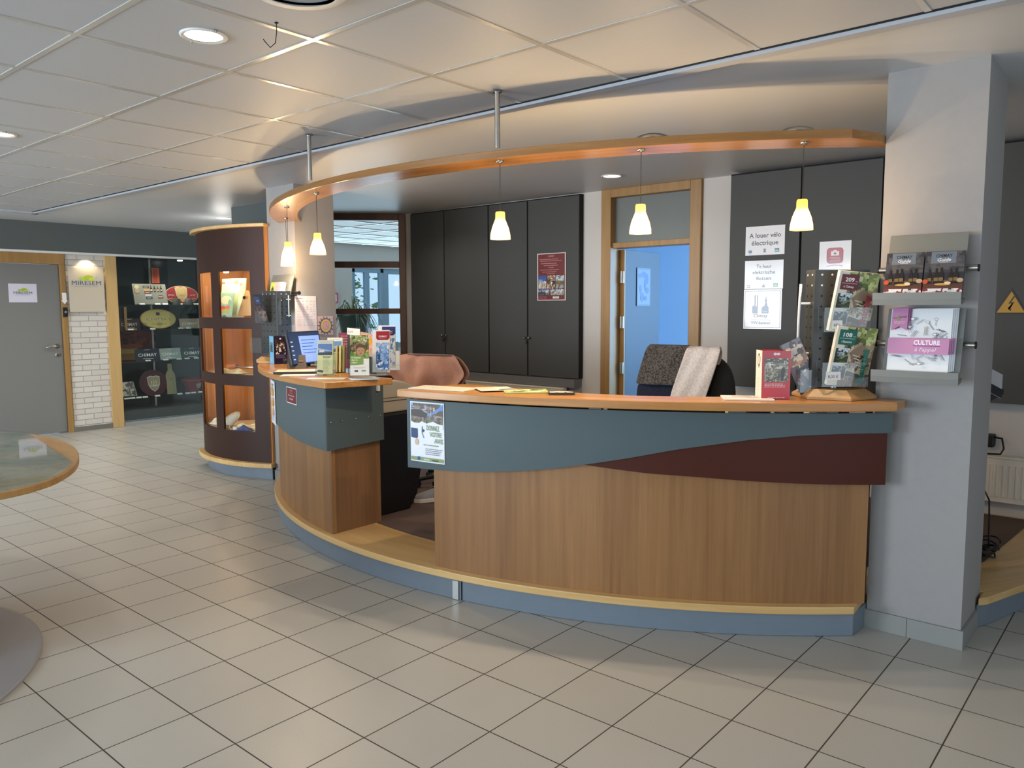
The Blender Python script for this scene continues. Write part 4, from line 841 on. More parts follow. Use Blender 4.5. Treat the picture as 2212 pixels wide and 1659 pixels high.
def culture(w, h):
    s = Sheet(w, h, '#e9ecef', t=.006, mat=PRM); r = random.Random(6)
    for i in range(30):
        x, y = r.uniform(-w/2+.02, w/2-.02), r.uniform(-h/2+.015, h/2-.015); a = r.random()*PI; l = r.uniform(.010, .022); c = r.choice(['#8d9398', '#6a6f75', '#a7acb0'])
        dx, dy = math.cos(a)*l, math.sin(a)*l; s.Line(x-dx, y-dy, x+dx, y+dy, .0016, c); s.Line(x-dx+.004, y-dy-.003, x+dx+.004, y+dy-.003, .0012, c)
        if i % 3 == 0: s.E(x+dx, y+dy, .008, .006, c, 12); s.E(x+dx, y+dy, .0062, .0044, '#e9ecef', 12)
    s.Rr(-w/2, -.062, w/2, .004, '#bd86ae'); s.Tx('CULTURE', .033, -.022, .026, '#f6eef6', .098, .022); s.Rr(-.018, -.0285, .084, -.026, '#5c3f8f'); s.Tx("à l'appel", .028, -.050, .022, '#f0dff0', .078, .004, italic=.25)
    s.P([(-w/2+.008, h/2), (-w/2+.070, h/2), (-w/2+.070, .036), (-w/2+.039, .054), (-w/2+.008, .036)], '#b97fa8'); s.Tx('Co Chimay', -w/2+.040, .088, .014, '#3b4f2f', .052, .02, rot=8); s.E(-w/2+.035, .082, .007, .006, '#7d9a3c', 10); s.Grey(-w/2+.018, .072, -w/2+.062, 2, .006, '#e6cfe2', .0015); return s
for k in range(4):
    culture(.232, .262).put('pink_booklet', (-.822+.006*k*.9, 3.5745+.0095*k, 1.322+.001*k), 0, 11, ['front pink and white Culture à l\'appel booklet in the lower pillar rack', 'second pink and white booklet behind the front one', 'third pink and white booklet of the stack', 'rearmost pink and white booklet of the stack'][k], 'booklet', 'pink culture booklets in the lower rack')
# left pillar rack with a stack of small pink and yellow cards
rack(-5.72, -5.42, 3.725, 1.735, 1.45, 'grey leaflet rack on the left pillar above the brochure column', 1.585)
s = Sheet(.17, .17, '#cfa9b2', t=.03, mat=PRM); s.Rr(-.085, -.085, -.022, .085, '#cdd15a'); s.E(-.053, .01, .018, .042, '#2c3a26', 16)
for q in (-.03, -.01, .01, .03): s.Rr(-.065, .008+q, -.041, .012+q, '#9fb060')
s.Grey(-.010, .05, .07, 8, .013, '#b98f9c', .002); s.Rr(-.01, -.080, .07, -.076, '#2e2a33')
s.put('card_stack', (-5.56, 3.598, 1.59), 0, 11, 'stack of yellow and pink cards in the left pillar rack', 'cards')

# ------------------------------------------------------------------ peg board columns with brochures
M_peg = pm('pegboard_dark', '#3a3b3a', .4)
def hexfoot(parent, x, y, r, rot, z=1.0595, h=.042):
    a = [rot+60*i for i in range(6)]; lo = [(x+r*math.cos(R_(t)), y+r*math.sin(R_(t))) for t in a]; hi = [(x+r*.74*math.cos(R_(t)), y+r*.74*math.sin(R_(t))) for t in a]
    b = MB(); v = [(*p, z) for p in lo]+[(*p, z+.012) for p in lo]+[(*p, z+h) for p in hi]
    f = [tuple(range(6))[::-1], tuple(range(12, 18))]+[(i, (i+1) % 6, 6+(i+1) % 6, 6+i) for i in range(6)]+[(6+i, 6+(i+1) % 6, 12+(i+1) % 6, 12+i) for i in range(6)]
    return b.face_set(v, f, W_hex).build('oak_foot', parent, bevel=.002)
G_acr = glass('acrylic', (.95, .97, .97), 1.0, .012)
def holder_obj(parent, T, w, h, d, name='acrylic_pocket'):
    """clear open pocket: front, floor and two cheeks"""
    b = MB(); t = .0025
    b.box(-w/2, -h/2, d, w/2, h/2, d+t, G_acr, None, T).box(-w/2, -h/2, 0, w/2, -h/2+t, d, G_acr, None, T).box(-w/2, -h/2, 0, -w/2+t, h/2, d, G_acr, None, T).box(w/2-t, -h/2, 0, w/2, h/2, d, G_acr, None, T)
    return b.build(name, parent)
def fr(loc, psi, lean=0, roll=0): return Matrix.Translation(loc) @ Matrix.Rotation(R_(psi), 4, 'Z') @ Matrix.Rotation(R_(90-lean), 4, 'X') @ Matrix.Rotation(R_(roll), 4, 'Z')
def column(x, y, psi, w, d, zb, zt, label, rot):
    t = thing('brochure_column', label, 'brochure stand', (x, y, 1.0595)); hexfoot(t, x, y, .178, rot)
    T = Matrix.Translation((x, y, 0)) @ Matrix.Rotation(R_(psi), 4, 'Z')
    MB().box(-w/2, -d/2, zb, w/2, d/2, zt, M_peg, None, T).build('pegboard', t, bevel=.002)
    MB().cyl((x, y, 1.09), (x, y, zb+.01), .02, M_chrome).build('swivel', t)
    b = MB()
    for face in (0, 1):
        ww = w if face == 0 else d
        n = int(ww/.045)
        for i in range(n):
            for j in range(int((zt-zb)/.046)):
                lx = (i-(n-1)/2)*.045; z = zt-.022-j*.046
                p = (lx, -d/2-.0004, z) if face == 0 else ((w/2+.0004) if psi < 20 else (-w/2-.0004), lx, z)
                q = Vector(p); e = Vector((0, -.0012, 0)) if face == 0 else Vector((.0012 if psi < 20 else -.0012, 0, 0))
                b.cyl(T @ q, T @ (q+e), .0045, M_white if j < 1 or (j < 2 and i < 1) else M_gap, 8)
    b.build('peg_holes', t); return t, T
t, T = column(-1.165, 3.585, 44, .245, .09, 1.112, 1.622, 'dark pegboard brochure column on a hexagonal oak foot by the right pillar', 12)
def walkbook(col, num, town, word, wcol, w=.178, h=.262, price=''):
    s = Sheet(w, h, '#e4ddc8', t=.022, mat=PRM)
    s.Mos(-w/2+.045, -h/2, w/2, h/2, 13, 17, [['#6f5a48', '#8a6f55', '#5a4536', '#a58a6a'], ['#9a8468', '#b9a382', '#5e4b3c', '#d6c6a6'], ['#7c6652', '#3f3026', '#a08a6c', '#c7b595'], ['#8a7a66', '#4a4432', '#6f6a46', '#ab9a78'], ['#5d6b38', '#8a9450', '#454b2c', '#c9cf8e'], ['#7e8a4a', '#525c30', '#b3ba74', '#c8c6a2']], 21)
    s.P([(-.015, .02), (.03, .06), (.075, .035), (.07, .0), (.03, .015), (.0, -.02)], '#8c7763'); s.P([(-.03, -.045), (.02, -.065), (.055, -.06), (.055, -.078), (-.02, -.074)], '#d9cdb2'); s.P([(-.01, -.06), (.045, -.075), (.06, -.09), (-.03, -.082)], '#5d4636')
    for k in range(4): s.Line(.0+.008*k, .01-.014*k, .028+.006*k, .004-.014*k, .003, '#ebe4d2')
    s.Rr(-w/2+.012, .052, -.012+.012, .118, col); s.Tx(num, -.040, .088, .024, '#f1ece6', .040, .03); s.Tx('km', -.009, .088, .008, '#f1ece6'); s.Rr(-.073, .0795, -.006, .0810, '#e9e2da'); s.Tx(town, -.040, .062, .013, '#f1ece6', .046, .02)
    s.Rr(-w/2+.006, -.030, -.018, .038, '#f0ebdf'); s.Mos(-w/2+.008, -.028, -.020, .036, 7, 7, [['#3c4630', '#59633f', '#2c3324'], ['#4b5538', '#2b3226', '#7d8a72'], ['#9fb7c9', '#c5d3dd', '#39412f'], ['#a9c1d3', '#d8e2ea']], 4)
    s.Rr(-w/2+.006, -.100, -.018, -.038, '#ece6da'); s.Mos(-w/2+.008, -.098, -.020, -.040, 7, 6, [['#4d4a3a', '#6b6653', '#34352b'], ['#5a6058', '#2f3a34', '#8d979b'], ['#9aa7b4', '#aab5c0']], 6)
    s.Tx(word, .066, -.112, .040, wcol, .150, .04, 'l', 90); return s
def put_in(x, z, s, name, lab, cat, lean=-9, grp=None, out=.02, roll=0):
    loc = T @ Vector((x, -.045-out, z)); return s.put(name, loc, 44, lean, lab, cat, grp, roll=roll)
s = walkbook('#6a1a2a', '209', 'à Chimay', 'Chimay', '#a8323e'); put_in(.030, 1.478, s, 'walking_guide', 'Chimay walking guide with maroon 209 square, upper pocket of the column', 'book', -10, 'walking guides on the column', .055, -5)
s = walkbook('#1a6a5c', '108', 'à Beaumont', 'Beaumont', '#1f7f6c'); put_in(.030, 1.243, s, 'walking_guide', 'Beaumont walking guide with green 108 square, lower pocket of the column', 'book', -10, 'walking guides on the column', .055, -5)
for z in (1.405, 1.168): holder_obj(t, T @ Matrix.Translation((0, -.046, z)) @ Matrix.Rotation(PI/2, 4, 'X'), .205, .105, .058)
for z, tx, w in ((1.385, '8€/p', .045), (1.163, '8,00 €', .066)):
    s = Sheet(w, .036, '#e8e6e2'); s.Tx(tx, 0, -.010, .020, '#2a2a2a', w*.7); p = T @ Vector((-.045 if w < .05 else -.055, -.1075, z)); s.put('price_tag', p, 44, 0, 'small white handwritten price tag on the %s acrylic pocket' % ('upper' if z > 1.3 else 'lower'), 'price tag')
b = MB(); c0 = T @ Vector((-.172, -.005, 0))
b.tube([(c0.x, c0.y, 1.245), (c0.x, c0.y, 1.40), (c0.x+.003, c0.y, 1.50), (c0.x+.006, c0.y, 1.56)], .0058, M_white, 10)
for z in (1.255, 1.475): q = T @ Vector((-.118, -.005, z)); b.cyl((c0.x, c0.y, z), q, .0055, M_white, 10)
b.build('side_bracket', t)
def cheese(w, h):
    s = Sheet(w, h, '#2a2224', t=.004, mat=PRM); s.Mos(-w/2+.008, -h/2, w/2, h/2, 7, 16, [['#5a1f2e', '#3b1a22', '#8c8a8e', '#1c181a'], ['#6b2433', '#2b1a1e', '#9a9498'], ['#1b1818', '#e8dfd2', '#2c2424'], ['#c79a6d', '#e6d2b0', '#5b3a2a', '#8f6242'], ['#1f1a1a', '#c9b9a8', '#30282a'], ['#6c686c', '#3a3638']], 31); return s
s = cheese(.095, .24); s.put('hanging_leaflet', T @ Vector((-.165, -.02, 1.20)), 40, 0, 'bent dark cheese leaflet leaning left out of the column pocket', 'leaflet', roll=25)
holder_obj(t, T @ Matrix.Translation((-.150, -.01, 1.135)) @ Matrix.Rotation(PI/2, 4, 'X') @ Matrix.Rotation(-PI/2*0, 4, 'Y'), .05, .10, .04, 'side_pocket')
# left column
t2, T2 = column(-5.21, 3.37, 4, .19, .13, 1.112, 1.592, 'black pegboard brochure column on the far end of the short counter', 30)
s = Sheet(.105, .215, '#20222c', t=.003, mat=PRM); s.Mos(-.05, -.10, .05, .02, 8, 9, [['#5d4a44', '#3b3032', '#8a6f66', '#201c22'], ['#2c2a33', '#4b3a38', '#7a4f44']], 12); s.Rr(-.045, .03, .02, .09, '#2f3d62'); s.Tx('vvv', -.012, .052, .02, '#c9cfdd')
s.put('dark_leaflet', T2 @ Vector((-.03, -.115, 1.465)), 4, -17, 'dark leaflet in the clear pocket of the left brochure column', 'leaflet')
holder_obj(t2, T2 @ Matrix.Translation((-.03, -.066, 1.40)) @ Matrix.Rotation(PI/2, 4, 'X'), .115, .09, .06)
holder_obj(t2, T2 @ Matrix.Translation((-.05, -.066, 1.19)) @ Matrix.Rotation(PI/2, 4, 'X'), .14, .11, .09)
holder_obj(t2, T2 @ Matrix.Translation((.096, .0, 1.44)) @ Matrix.Rotation(PI/2, 4, 'Z') @ Matrix.Rotation(PI/2, 4, 'X'), .12, .20, .04)
b = MB(); c0 = T2 @ Vector((.125, .02, 0)); b.cyl((c0.x, c0.y, 1.40), (c0.x, c0.y, 1.56), .004, M_white, 8); b.cyl((c0.x-.03, c0.y, 1.41), (c0.x+.02, c0.y, 1.41), .004, M_white, 8); b.cyl((c0.x-.03, c0.y, 1.53), (c0.x+.02, c0.y, 1.53), .004, M_white, 8); b.build('side_bracket', t2)
# ------------------------------------------------------------------ boxes and dispensers on the counters
CT = 1.0595
def leaflet_box(name, x, y, psi, w, d, h, front, side, draw, label, tilt=0):
    t = thing(name, label, 'leaflet box', (x, y, CT)); T = Matrix.Translation((x, y, CT)) @ Matrix.Rotation(R_(psi), 4, 'Z')
    b = MB(); e = .0015
    b.box(-w/2, -d/2, 0, w/2, -d/2+e, h, PR, front, T).box(-w/2, d/2-e, 0, w/2, d/2, h, PR, front, T).box(-w/2, -d/2, 0, -w/2+e, d/2, h, PR, side, T).box(w/2-e, -d/2, 0, w/2, d/2, h, PR, side, T).box(-w/2, -d/2, .001, w/2, d/2, .003, PR, front, T)
    b.build('carton', t); MB().box(-w/2+.006, -d/2+.01, .004, w/2-.006, d/2-.006, h-.03, PR, '#e6e0d6', T).build('leaflets', t)
    s = Sheet(w*.998, h*.998, front, t=.0005, mat=PRM); draw(s); p = T @ Vector((0, -d/2-.0006, h/2)); s.put('front_print', p, psi, 0, parent=t); return t, T
def redfront(s):
    s.E(-.006, .092, .0075, .006, '#f1dcdc', 12); s.E(.008, .092, .0075, .006, '#f1dcdc', 12); s.Rr(-.052, -.030, .052, .074, '#6f6a5c')
    s.Mos(-.051, -.029, .051, .073, 16, 16, [['#4f5236', '#8a8a72', '#3b3d2b', '#a7a590'], ['#a7a18d', '#55563f', '#8f8a78', '#6b6a55'], ['#c7c2b2', '#6c6a5a', '#9a9684', '#7a7766'], ['#b7b3a4', '#d6d2c5', '#5a5a4c', '#8c897b'], ['#55583f', '#c9c6b9', '#3f422f', '#9c9a88']], 15)
    s.P([(.022, -.025), (.032, -.025), (.034, .01), (.040, .02), (.030, .035), (.024, .03), (.020, .012)], '#2d2a28'); s.Grey(-.05, -.040, .055, 3, .0065, '#e9c4c4', .0028, 2); s.Grey(-.034, -.099, .044, 1, .01, '#e9c4c4', .0025, 3)
t, T = leaflet_box('leaflet_box', -1.352, 3.358, 40, .124, .085, .213, '#bb1a2a', '#e9dfca', redfront, 'red leaflet box with forest photo standing left of the brochure column')
s = Sheet(.085, .213, '#e9dfca', t=.0005); s.E(0, .065, .020, .028, '#5a5148'); s.E(0, .065, .015, .022, '#d8cdb6'); s.Tx('VISIT', 0, .030, .010, '#5a5148'); s.Grey(-.008, -.02, .010, 10, .012, '#a89f8e', .002); s.put('side_print', T @ Vector((-.0626, 0, .1065)), 40-90, 0, parent=t)
def darkfront(s):
    s.Mos(-.036, -.03, .036, .085, 9, 12, [['#2b1d24', '#1d1626', '#d8d2c8', '#3a2c30'], ['#231a26', '#4a3a34', '#c2b8a6'], ['#1c1526', '#2d2024', '#5a4638'], ['#1a1424', '#2a1e2a', '#221a2a']], 17); s.E(.0, .082, .007, .005, '#ece8e2', 10); s.Grey(-.036, -.036, .038, 4, .007, '#8a7fa6', .002)
t, T = leaflet_box('leaflet_box', -5.03, 3.262, 76, .10, .09, .203, '#1b1630', '#79b6d6', darkfront, 'dark leaflet box with light blue side on the short counter')
s = Sheet(.09, .203, '#79b6d6', t=.0005); s.Mos(-.028, -.015, .030, .055, 5, 6, [['#4f6a6d', '#39474a', '#8a8676'], ['#2d3b45', '#6b7a78', '#a39a84']], 4); s.Tx('visit', -.01, -.085, .018, '#e8f2f7', rot=90, al='l'); s.put('side_print', T @ Vector((-.0506, 0, .1015)), -14, 0, parent=t)

def dispenser(x, y, psi, w, h, sheets, label, lean=12, name='leaflet_dispenser', pocket=.09, n=1):
    """acrylic stand with a leaned-back wad of leaflets; the wad is a thing of its own"""
    t = thing(name, label, 'leaflet stand', (x, y, CT)); T = Matrix.Translation((x, y, CT)) @ Matrix.Rotation(R_(psi), 4, 'Z')
    e = .0025; b = MB(); L = Matrix.Rotation(R_(-lean), 4, 'X')
    b.box(-w/2, -.03, 0, w/2, .045, e, G_acr, None, T).box(-w/2, .0, 0, w/2, e, h*.8, G_acr, None, T @ L)
    b.box(-w/2, -.03, 0, w/2, -.03+e, pocket, G_acr, None, T @ L)
    for sx in (-1, 1): b.prism([(-.03, 0), (.045, 0), (.02, pocket*.8), (.004, h*.8), (-.0, h*.8), (-.03, pocket)], (w/2-e) if sx > 0 else -w/2, w/2 if sx > 0 else -w/2+e, G_acr, T @ Matrix(((0, 0, 1, 0), (1, 0, 0, 0), (0, 1, 0, 0), (0, 0, 0, 1))))
    b.build('acrylic_stand', t); return t, T
def leaf(T, x, y, z, psi, lean, s, lab, name='leaflet_stack', grp='leaflet stacks on the short counter'):
    return s.put(name, T @ Vector((x, y, z)), psi, lean, lab, 'leaflets', grp)
PS = 43
def dam(seed):
    s = Sheet(.095, .205, '#d9dca4', t=.02, mat=PRM); s.Rr(-.0475, .082, .0475, .1025, '#cfcfc4'); s.Grey(-.03, .090, .035, 1, .01, '#8c8c80', .002)
    s.Rr(-.042, .012, .042, .080, '#5f83b8'); s.P([(-.042, .012), (.042, .012), (.042, .034), (-.042, .024)], '#4b545c'); s.P([(-.042, .044), (.042, .032), (.042, .037), (-.042, .056)], '#aeb7c0'); s.Rr(-.035, .030, -.005, .042, '#d5d8d6'); s.Rr(-.042, .012, .042, .020, '#39424a')
    s.Grey(-.012, -.004, .030, 12, .0075, '#8f9168', .002, seed); s.Tx('Barrages', .012, -.002, .013, '#55583f', .046); s.P([(-.045, -.090), (-.012, -.095), (-.010, -.082), (-.030, -.078), (-.044, -.080)], '#4a4c5c'); return s
t, T = dispenser(-3.905, 2.852, PS, .118, .20, None, 'clear stand with yellow lake leaflets, front left on the short counter')
leaf(T, 0, -.006, .112, PS, 12, dam(1), 'yellow lake leaflets with blue photo, front left stand on the short counter')
t, T = dispenser(-4.06, 3.04, PS, .10, .21, None, 'clear stand with the second yellow lake leaflets behind the front one')
leaf(T, 0, -.006, .118, PS, 12, dam(2), 'second yellow lake leaflets, half hidden behind the front stand')
for k in range(3):
    s = Sheet(.012, .17, ['#b3a56c', '#c6bd80', '#8e8350'][k], t=.06); s.put('leaflet_edge_stack', (-4.02+.012*k, 3.02+.018*k, CT+.088), PS, 12, 'olive bundle of folded leaflets wedged between the clear stands, %s one' % ('first', 'middle', 'last')[k], 'leaflets')
s = Sheet(.10, .24, '#6e2634', t=.012, mat=PRM)
for j in range(5): s.Grey(-.035, .095-.018*j, .040, 1, .01, '#c0808a', .005, j)
s.put('burgundy_leaflets', (-4.235, 3.26, CT+.122), PS-4, 10, 'burgundy leaflets standing behind the yellow lake leaflets', 'leaflets')
s = Sheet(.085, .21, '#33312f', t=.01, mat=PRM); s.P([(-.045, .06), (.042, .045), (.040, .095), (-.045, .105)], '#d3d2cf'); s.Tx('Lac', -.02, .072, .026, '#2b2b2b'); s.P([(-.0, .03), (.035, -.05), (.042, -.01)], '#8b7560')
s.put('dark_brochure', (-4.15, 3.26, CT+.172), PS-4, 10, 'dark brochure with slanted grey title sticking up at the back of the stands', 'leaflets')
t, T = dispenser(-3.62, 2.885, PS+6, .135, .215, None, 'wide clear stand with the child photo leaflets, front right on the short counter', pocket=.10)
s = Sheet(.108, .235, '#e3e2dc', t=.018, mat=PRM); s.Mos(-.054, -.02, .054, .1175, 13, 16, [['#6f8f4a', '#87a35c', '#5d7a3d'], ['#b8a33c', '#5f6f3a', '#c9b14a', '#3f4a2a'], ['#8a6a52', '#5a4435', '#b08a6c', '#4a4a30'], ['#6b5a44', '#3c3a26', '#9a8a6a', '#7f8a4f'], ['#8e9a5a', '#4f5a30', '#a8b070', '#d5d8c0'], ['#6f7a40', '#a9b274', '#3a4224', '#c9cfa6']], 24)
s.E(.004, .028, .026, .032, '#7c5a44', 20); s.E(.006, .022, .023, .026, '#b98d6f', 20); s.P([(-.022, .038), (-.018, .060), (.004, .068), (.026, .060), (.031, .036), (.020, .044), (.0, .046), (-.014, .040)], '#5e4a34'); s.E(-.003, .026, .004, .0022, '#3a2a22', 8); s.E(.016, .026, .004, .0022, '#3a2a22', 8); s.E(.006, .009, .008, .0025, '#8f4f46', 8); s.E(.008, .018, .003, .004, '#a87a60', 8)
s.Rr(-.054, -.058, .020, -.004, '#7c9c52')
for j, tx in enumerate(('10 balades', 'dans la', 'région')): s.Tx(tx, -.046, -.018-.014*j, .013, '#e9f0cc', None, .02, 'l')
s.P([(-.054, -.1175), (.054, -.1175), (.054, -.058), (.02, -.055), (-.054, -.062)], '#dfdfdb'); s.Grey(-.035, -.072, .035, 2, .006, '#9a9a98', .002); s.Rr(-.030, -.098, -.010, -.088, '#3f4245'); s.Rr(.010, -.096, .034, -.088, '#8a8c8e')
leaf(T, 0, -.008, .132, PS+6, 12, s, 'green leaflets with a child face photo, front right stand on the short counter')
def chim(col):
    s = Sheet(.105, .26, '#e9e7e4', t=.012, mat=PRM); s.P([(-.030, .122), (.052, .122), (.052, .080), (.040, .068), (-.022, .068), (-.030, .080)], col); s.Tx('CHIMAY', .010, .086, .014, '#f2e6e4', .050, .02); s.Grey(-.01, .079, .034, 1, .01, '#e8cfcf', .002); s.Mos(.0, -.12, .05, .05, 5, 12, [['#7ea3d0', '#a9c3e2', '#dfe8f2'], ['#b9cfe6', '#5f86ba', '#e6edf5']], 9); return s
leaf(T, .12, .215, .142, PS, 9, chim('#a01d28'), 'white leaflets with a red header behind the child photo stand')
leaf(T, .155, .27, .168, PS, 9, chim('#2a2f6e'), 'white leaflets with a navy header, tallest at the back of the stands')
s = Sheet(.075, .16, '#6f97cf', t=.01, mat=PRM); s.Mos(-.037, -.08, .037, .08, 8, 12, [['#3f6eb5', '#e6edf5', '#2b4a80', '#89aede'], ['#8fb2e2', '#c7d8ee', '#5b86c4'], ['#a9c3e8', '#7fa5da', '#dfe9f5']], 33)
leaf(T, .13, .09, .120, PS, 9, s, 'light blue leaflets right of the child photo stand')
t, T = dispenser(-3.70, 3.08, PS, .12, .20, None, 'clear stand with the blue leaflets, at the back right of the short counter')
s = Sheet(.17, .125, '#c9cbc6', t=.004); s.Rr(-.03, .0, .03, .035, '#b9bec6'); s.Grey(-.05, .045, .06, 1, .01, '#8f8f8f', .002); s.Rr(-.08, -.032, .08, -.0305, '#77787a'); s.E(.055, -.012, .004, .005, '#3b3b3d', 8)
s.put('ring_binder', (-3.90, 3.325, CT+.065), PS, 6, 'pale grey binder standing behind the blue leaflets', 'binder')
s = Sheet(.145, .17, '#e8b9a8', t=.006); s.P([(-.07, -.08), (-.02, -.08), (.06, .05), (.02, .05)], '#e7b32c'); s.Grey(-.05, .075, .05, 3, .014, '#b98f80', .003); s.put('orange_leaflet', (-4.44, 3.60, 1.205), 62, 20, 'pink leaflet with orange stripe on a black easel by the glazed screen', 'leaflet', roll=-14)
tag(MB().box(-4.56, 3.62, .72, -4.44, 3.69, 1.13, M_black).build('desk_easel', bevel=.004), 'black easel block behind the leaflet stands', 'easel')
# monitor, card holder, papers
mo = thing('monitor', 'slim computer monitor with a bright blue document seen from the side', 'monitor', (-4.60, 3.20, CT))
T = fr((-4.575, 3.185, CT+.135), 106, 12)
MB().box(-.17, -.115, -.02, .17, .115, 0, M_black, None, T).build('screen_housing', mo, bevel=.004)
M_scr = pm('screen_navy', '#1c2440', .3, emit='#141d3c', es=.5); M_doc = pm('screen_document', '#7f97e8', .3, emit='#6f8cf0', es=.95); M_txt = pm('screen_text', '#c9d2f0', .3, emit='#8f9fe0', es=.4)
b = MB(); b.box(-.162, -.108, 0, .162, .108, .001, M_scr, None, T).box(-.06, -.100, .001, .155, .082, .0016, M_doc, None, T)
for j in range(6): b.box(-.04, .05-.022*j, .0016, .11-.02*(j % 3), .054-.022*j, .002, M_scr if j < 5 else M_txt, None, T)
for j in range(5): b.box(-.15, .04-.03*j, .001, -.13, .047-.03*j, .0018, M_txt, None, T)
b.build('display', mo)
MB().lathe([(.0001, .006), (.085, .006), (.09, .0)], M_black, 28, Matrix.Translation((-4.60, 3.22, CT)), cap=False).cyl((-4.60, 3.22, CT), (-4.60, 3.21, CT+.06), .014, M_black).build('stand', mo)
ch = thing('card_holder', 'brown folded card standing in front of the monitor', 'card', (-4.56, 3.07, CT))
Tc = Matrix.Translation((-4.545, 3.085, CT)) @ Matrix.Rotation(R_(58), 4, 'Z')
b = MB(); v = [(-.062, -.035, 0), (.062, -.035, 0), (.058, 0, .088), (-.058, 0, .088), (.062, .04, 0), (-.062, .04, 0)]
b.face_set(v, [(0, 1, 2, 3), (3, 2, 4, 5)], PR, '#5c5148', Tc).build('folded_card', ch, solid=.002)
s = Sheet(.03, .012, '#8b6b3c', t=.0003); s.put('card_logo', Tc @ Vector((.028, -.024, .05)), 58, 22, parent=ch)
cup = MB().lathe([(.0001, 0), (.025, 0), (.030, .055), (.026, .075), (.013, .095)], G_acr, 16, Matrix.Translation((-4.66, 3.09, CT))).build('plastic_dispenser'); tag(cup, 'small clear plastic dispenser left of the brown folded card', 'dispenser')
def flat(name, x, y, w, d, ang, col, label, h=.002, z=CT+.0005, draw=None, cat='paper', grp=None):
    s = Sheet(w, d, col, t=h)
    if draw: draw(s)
    o = s.build(name, None, world=False, recalc=False); o.matrix_world = Matrix.Translation((x, y, z+h)) @ Matrix.Rotation(R_(ang), 4, 'Z'); return tag(o, label, cat, grp)
flat('folder', -4.20, 2.88, .31, .21, 50, '#3b3733', 'black folder with cream top lying left on the short counter', .014, cat='folder', draw=lambda s: s.Rr(-.15, -.10, .15, .10, '#d8cdb9'))
flat('paper_sheet', -4.03, 2.775, .25, .12, 48, '#e9e3d8', 'white paper lying beside the black folder on the short counter')
flat('paper_sheet', -3.72, 2.72, .22, .10, 40, '#ddd6c6', 'cream paper on the front edge of the short counter under the stands', draw=lambda s: s.Rr(-.09, -.03, .02, .03, '#ece8df'))
flat('paper_sheet', -3.56, 2.86, .16, .18, 60, '#c5d6e6', 'light blue paper at the right corner of the short counter', draw=lambda s: s.Grey(-.06, .06, .06, 8, .014, '#9fb3c6', .003))
def mapdraw(s):
    r = random.Random(3)
    for i in range(26):
        x, y = r.uniform(-.10, .10), r.uniform(-.05, .05); s.Line(x, y, x+r.uniform(-.04, .04), y+r.uniform(-.02, .02), .0016, '#8c7f63')
flat('town_map', -2.79, 2.75, .33, .155, 12, '#e6dfc9', 'large cream town map at the left end of the long counter', .004, draw=mapdraw, cat='map')
flat('town_map', -2.545, 2.855, .17, .16, 55, '#e9dfcd', 'smaller cream map overlapping the large one on the long counter', .003, z=CT+.0055, draw=lambda s: (s.P([(.0, -.07), (.08, -.07), (.08, -.03), (.02, -.04)], '#4a5064'), s.Rr(-.07, .0, .0, .06, '#dccfb4')), cat='map')
flat('green_magazine', -2.375, 2.89, .21, .15, 45, '#b9c36a', 'green and yellow magazine lying right of the maps', .005, draw=lambda s: (s.Mos(-.09, -.06, .09, .06, 8, 6, [['#55603a', '#cdd58a', '#8f9c4a', '#e6e3c5'], ['#6d7a3c', '#dfe0b0', '#3f4630']], 5), s.Rr(-.10, -.07, .10, -.062, '#e8e6d9')), cat='magazine')
flat('leaflet_pad', -2.185, 2.92, .12, .085, 40, '#35322f', 'small stack of dark leaflets right of the green magazine', .010, draw=lambda s: s.Mos(-.055, -.038, .055, .038, 6, 4, [['#8a7a60', '#d8d0c0', '#3a3632'], ['#2d2a28', '#6f6455']], 5), cat='leaflets')
flat('note_pad', -1.433, 3.275, .21, .15, 32, '#ece4dc', 'white and pink pad lying in front of the red leaflet box', .006, draw=lambda s: (s.Rr(-.10, -.02, .10, -.014, '#c79aa6'), s.Mos(-.06, .0, .09, .06, 7, 3, [['#d8cdc0', '#c9b9a8', '#e9e2da']], 5)), cat='pad')

# ------------------------------------------------------------------ office chairs with clothes, shoes
def cloth_mat(name, c1, c2, scale=160, rough=.95, stretch=(1, 1, 1)):
    m, nt, b = base(name); N = nt.nodes.new; L = nt.links.new; g = N('ShaderNodeNewGeometry'); n = N('ShaderNodeTexNoise'); n.inputs['Scale'].default_value = scale; n.inputs['Detail'].default_value = 3
    L(g.outputs['Position'], n.inputs['Vector']); cr = N('ShaderNodeValToRGB'); cr.color_ramp.elements[0].color = hx(c1); cr.color_ramp.elements[1].color = hx(c2); cr.color_ramp.elements[0].position = .38; cr.color_ramp.elements[1].position = .62
    L(n.outputs[0], cr.inputs[0]); L(cr.outputs[0], b.inputs['Base Color']); b.inputs['Roughness'].default_value = rough; b.inputs['Sheen Weight'].default_value = .2
    bp = N('ShaderNodeBump'); bp.inputs['Strength'].default_value = .3; bp.inputs['Distance'].default_value = .002; L(n.outputs[0], bp.inputs['Height']); L(bp.outputs[0], b.inputs['Normal']); return m
M_fab = cloth_mat('navy_chair_fabric', '#161a2a', '#20263a'); M_fabb = cloth_mat('black_chair_fabric', '#131416', '#1f2022')
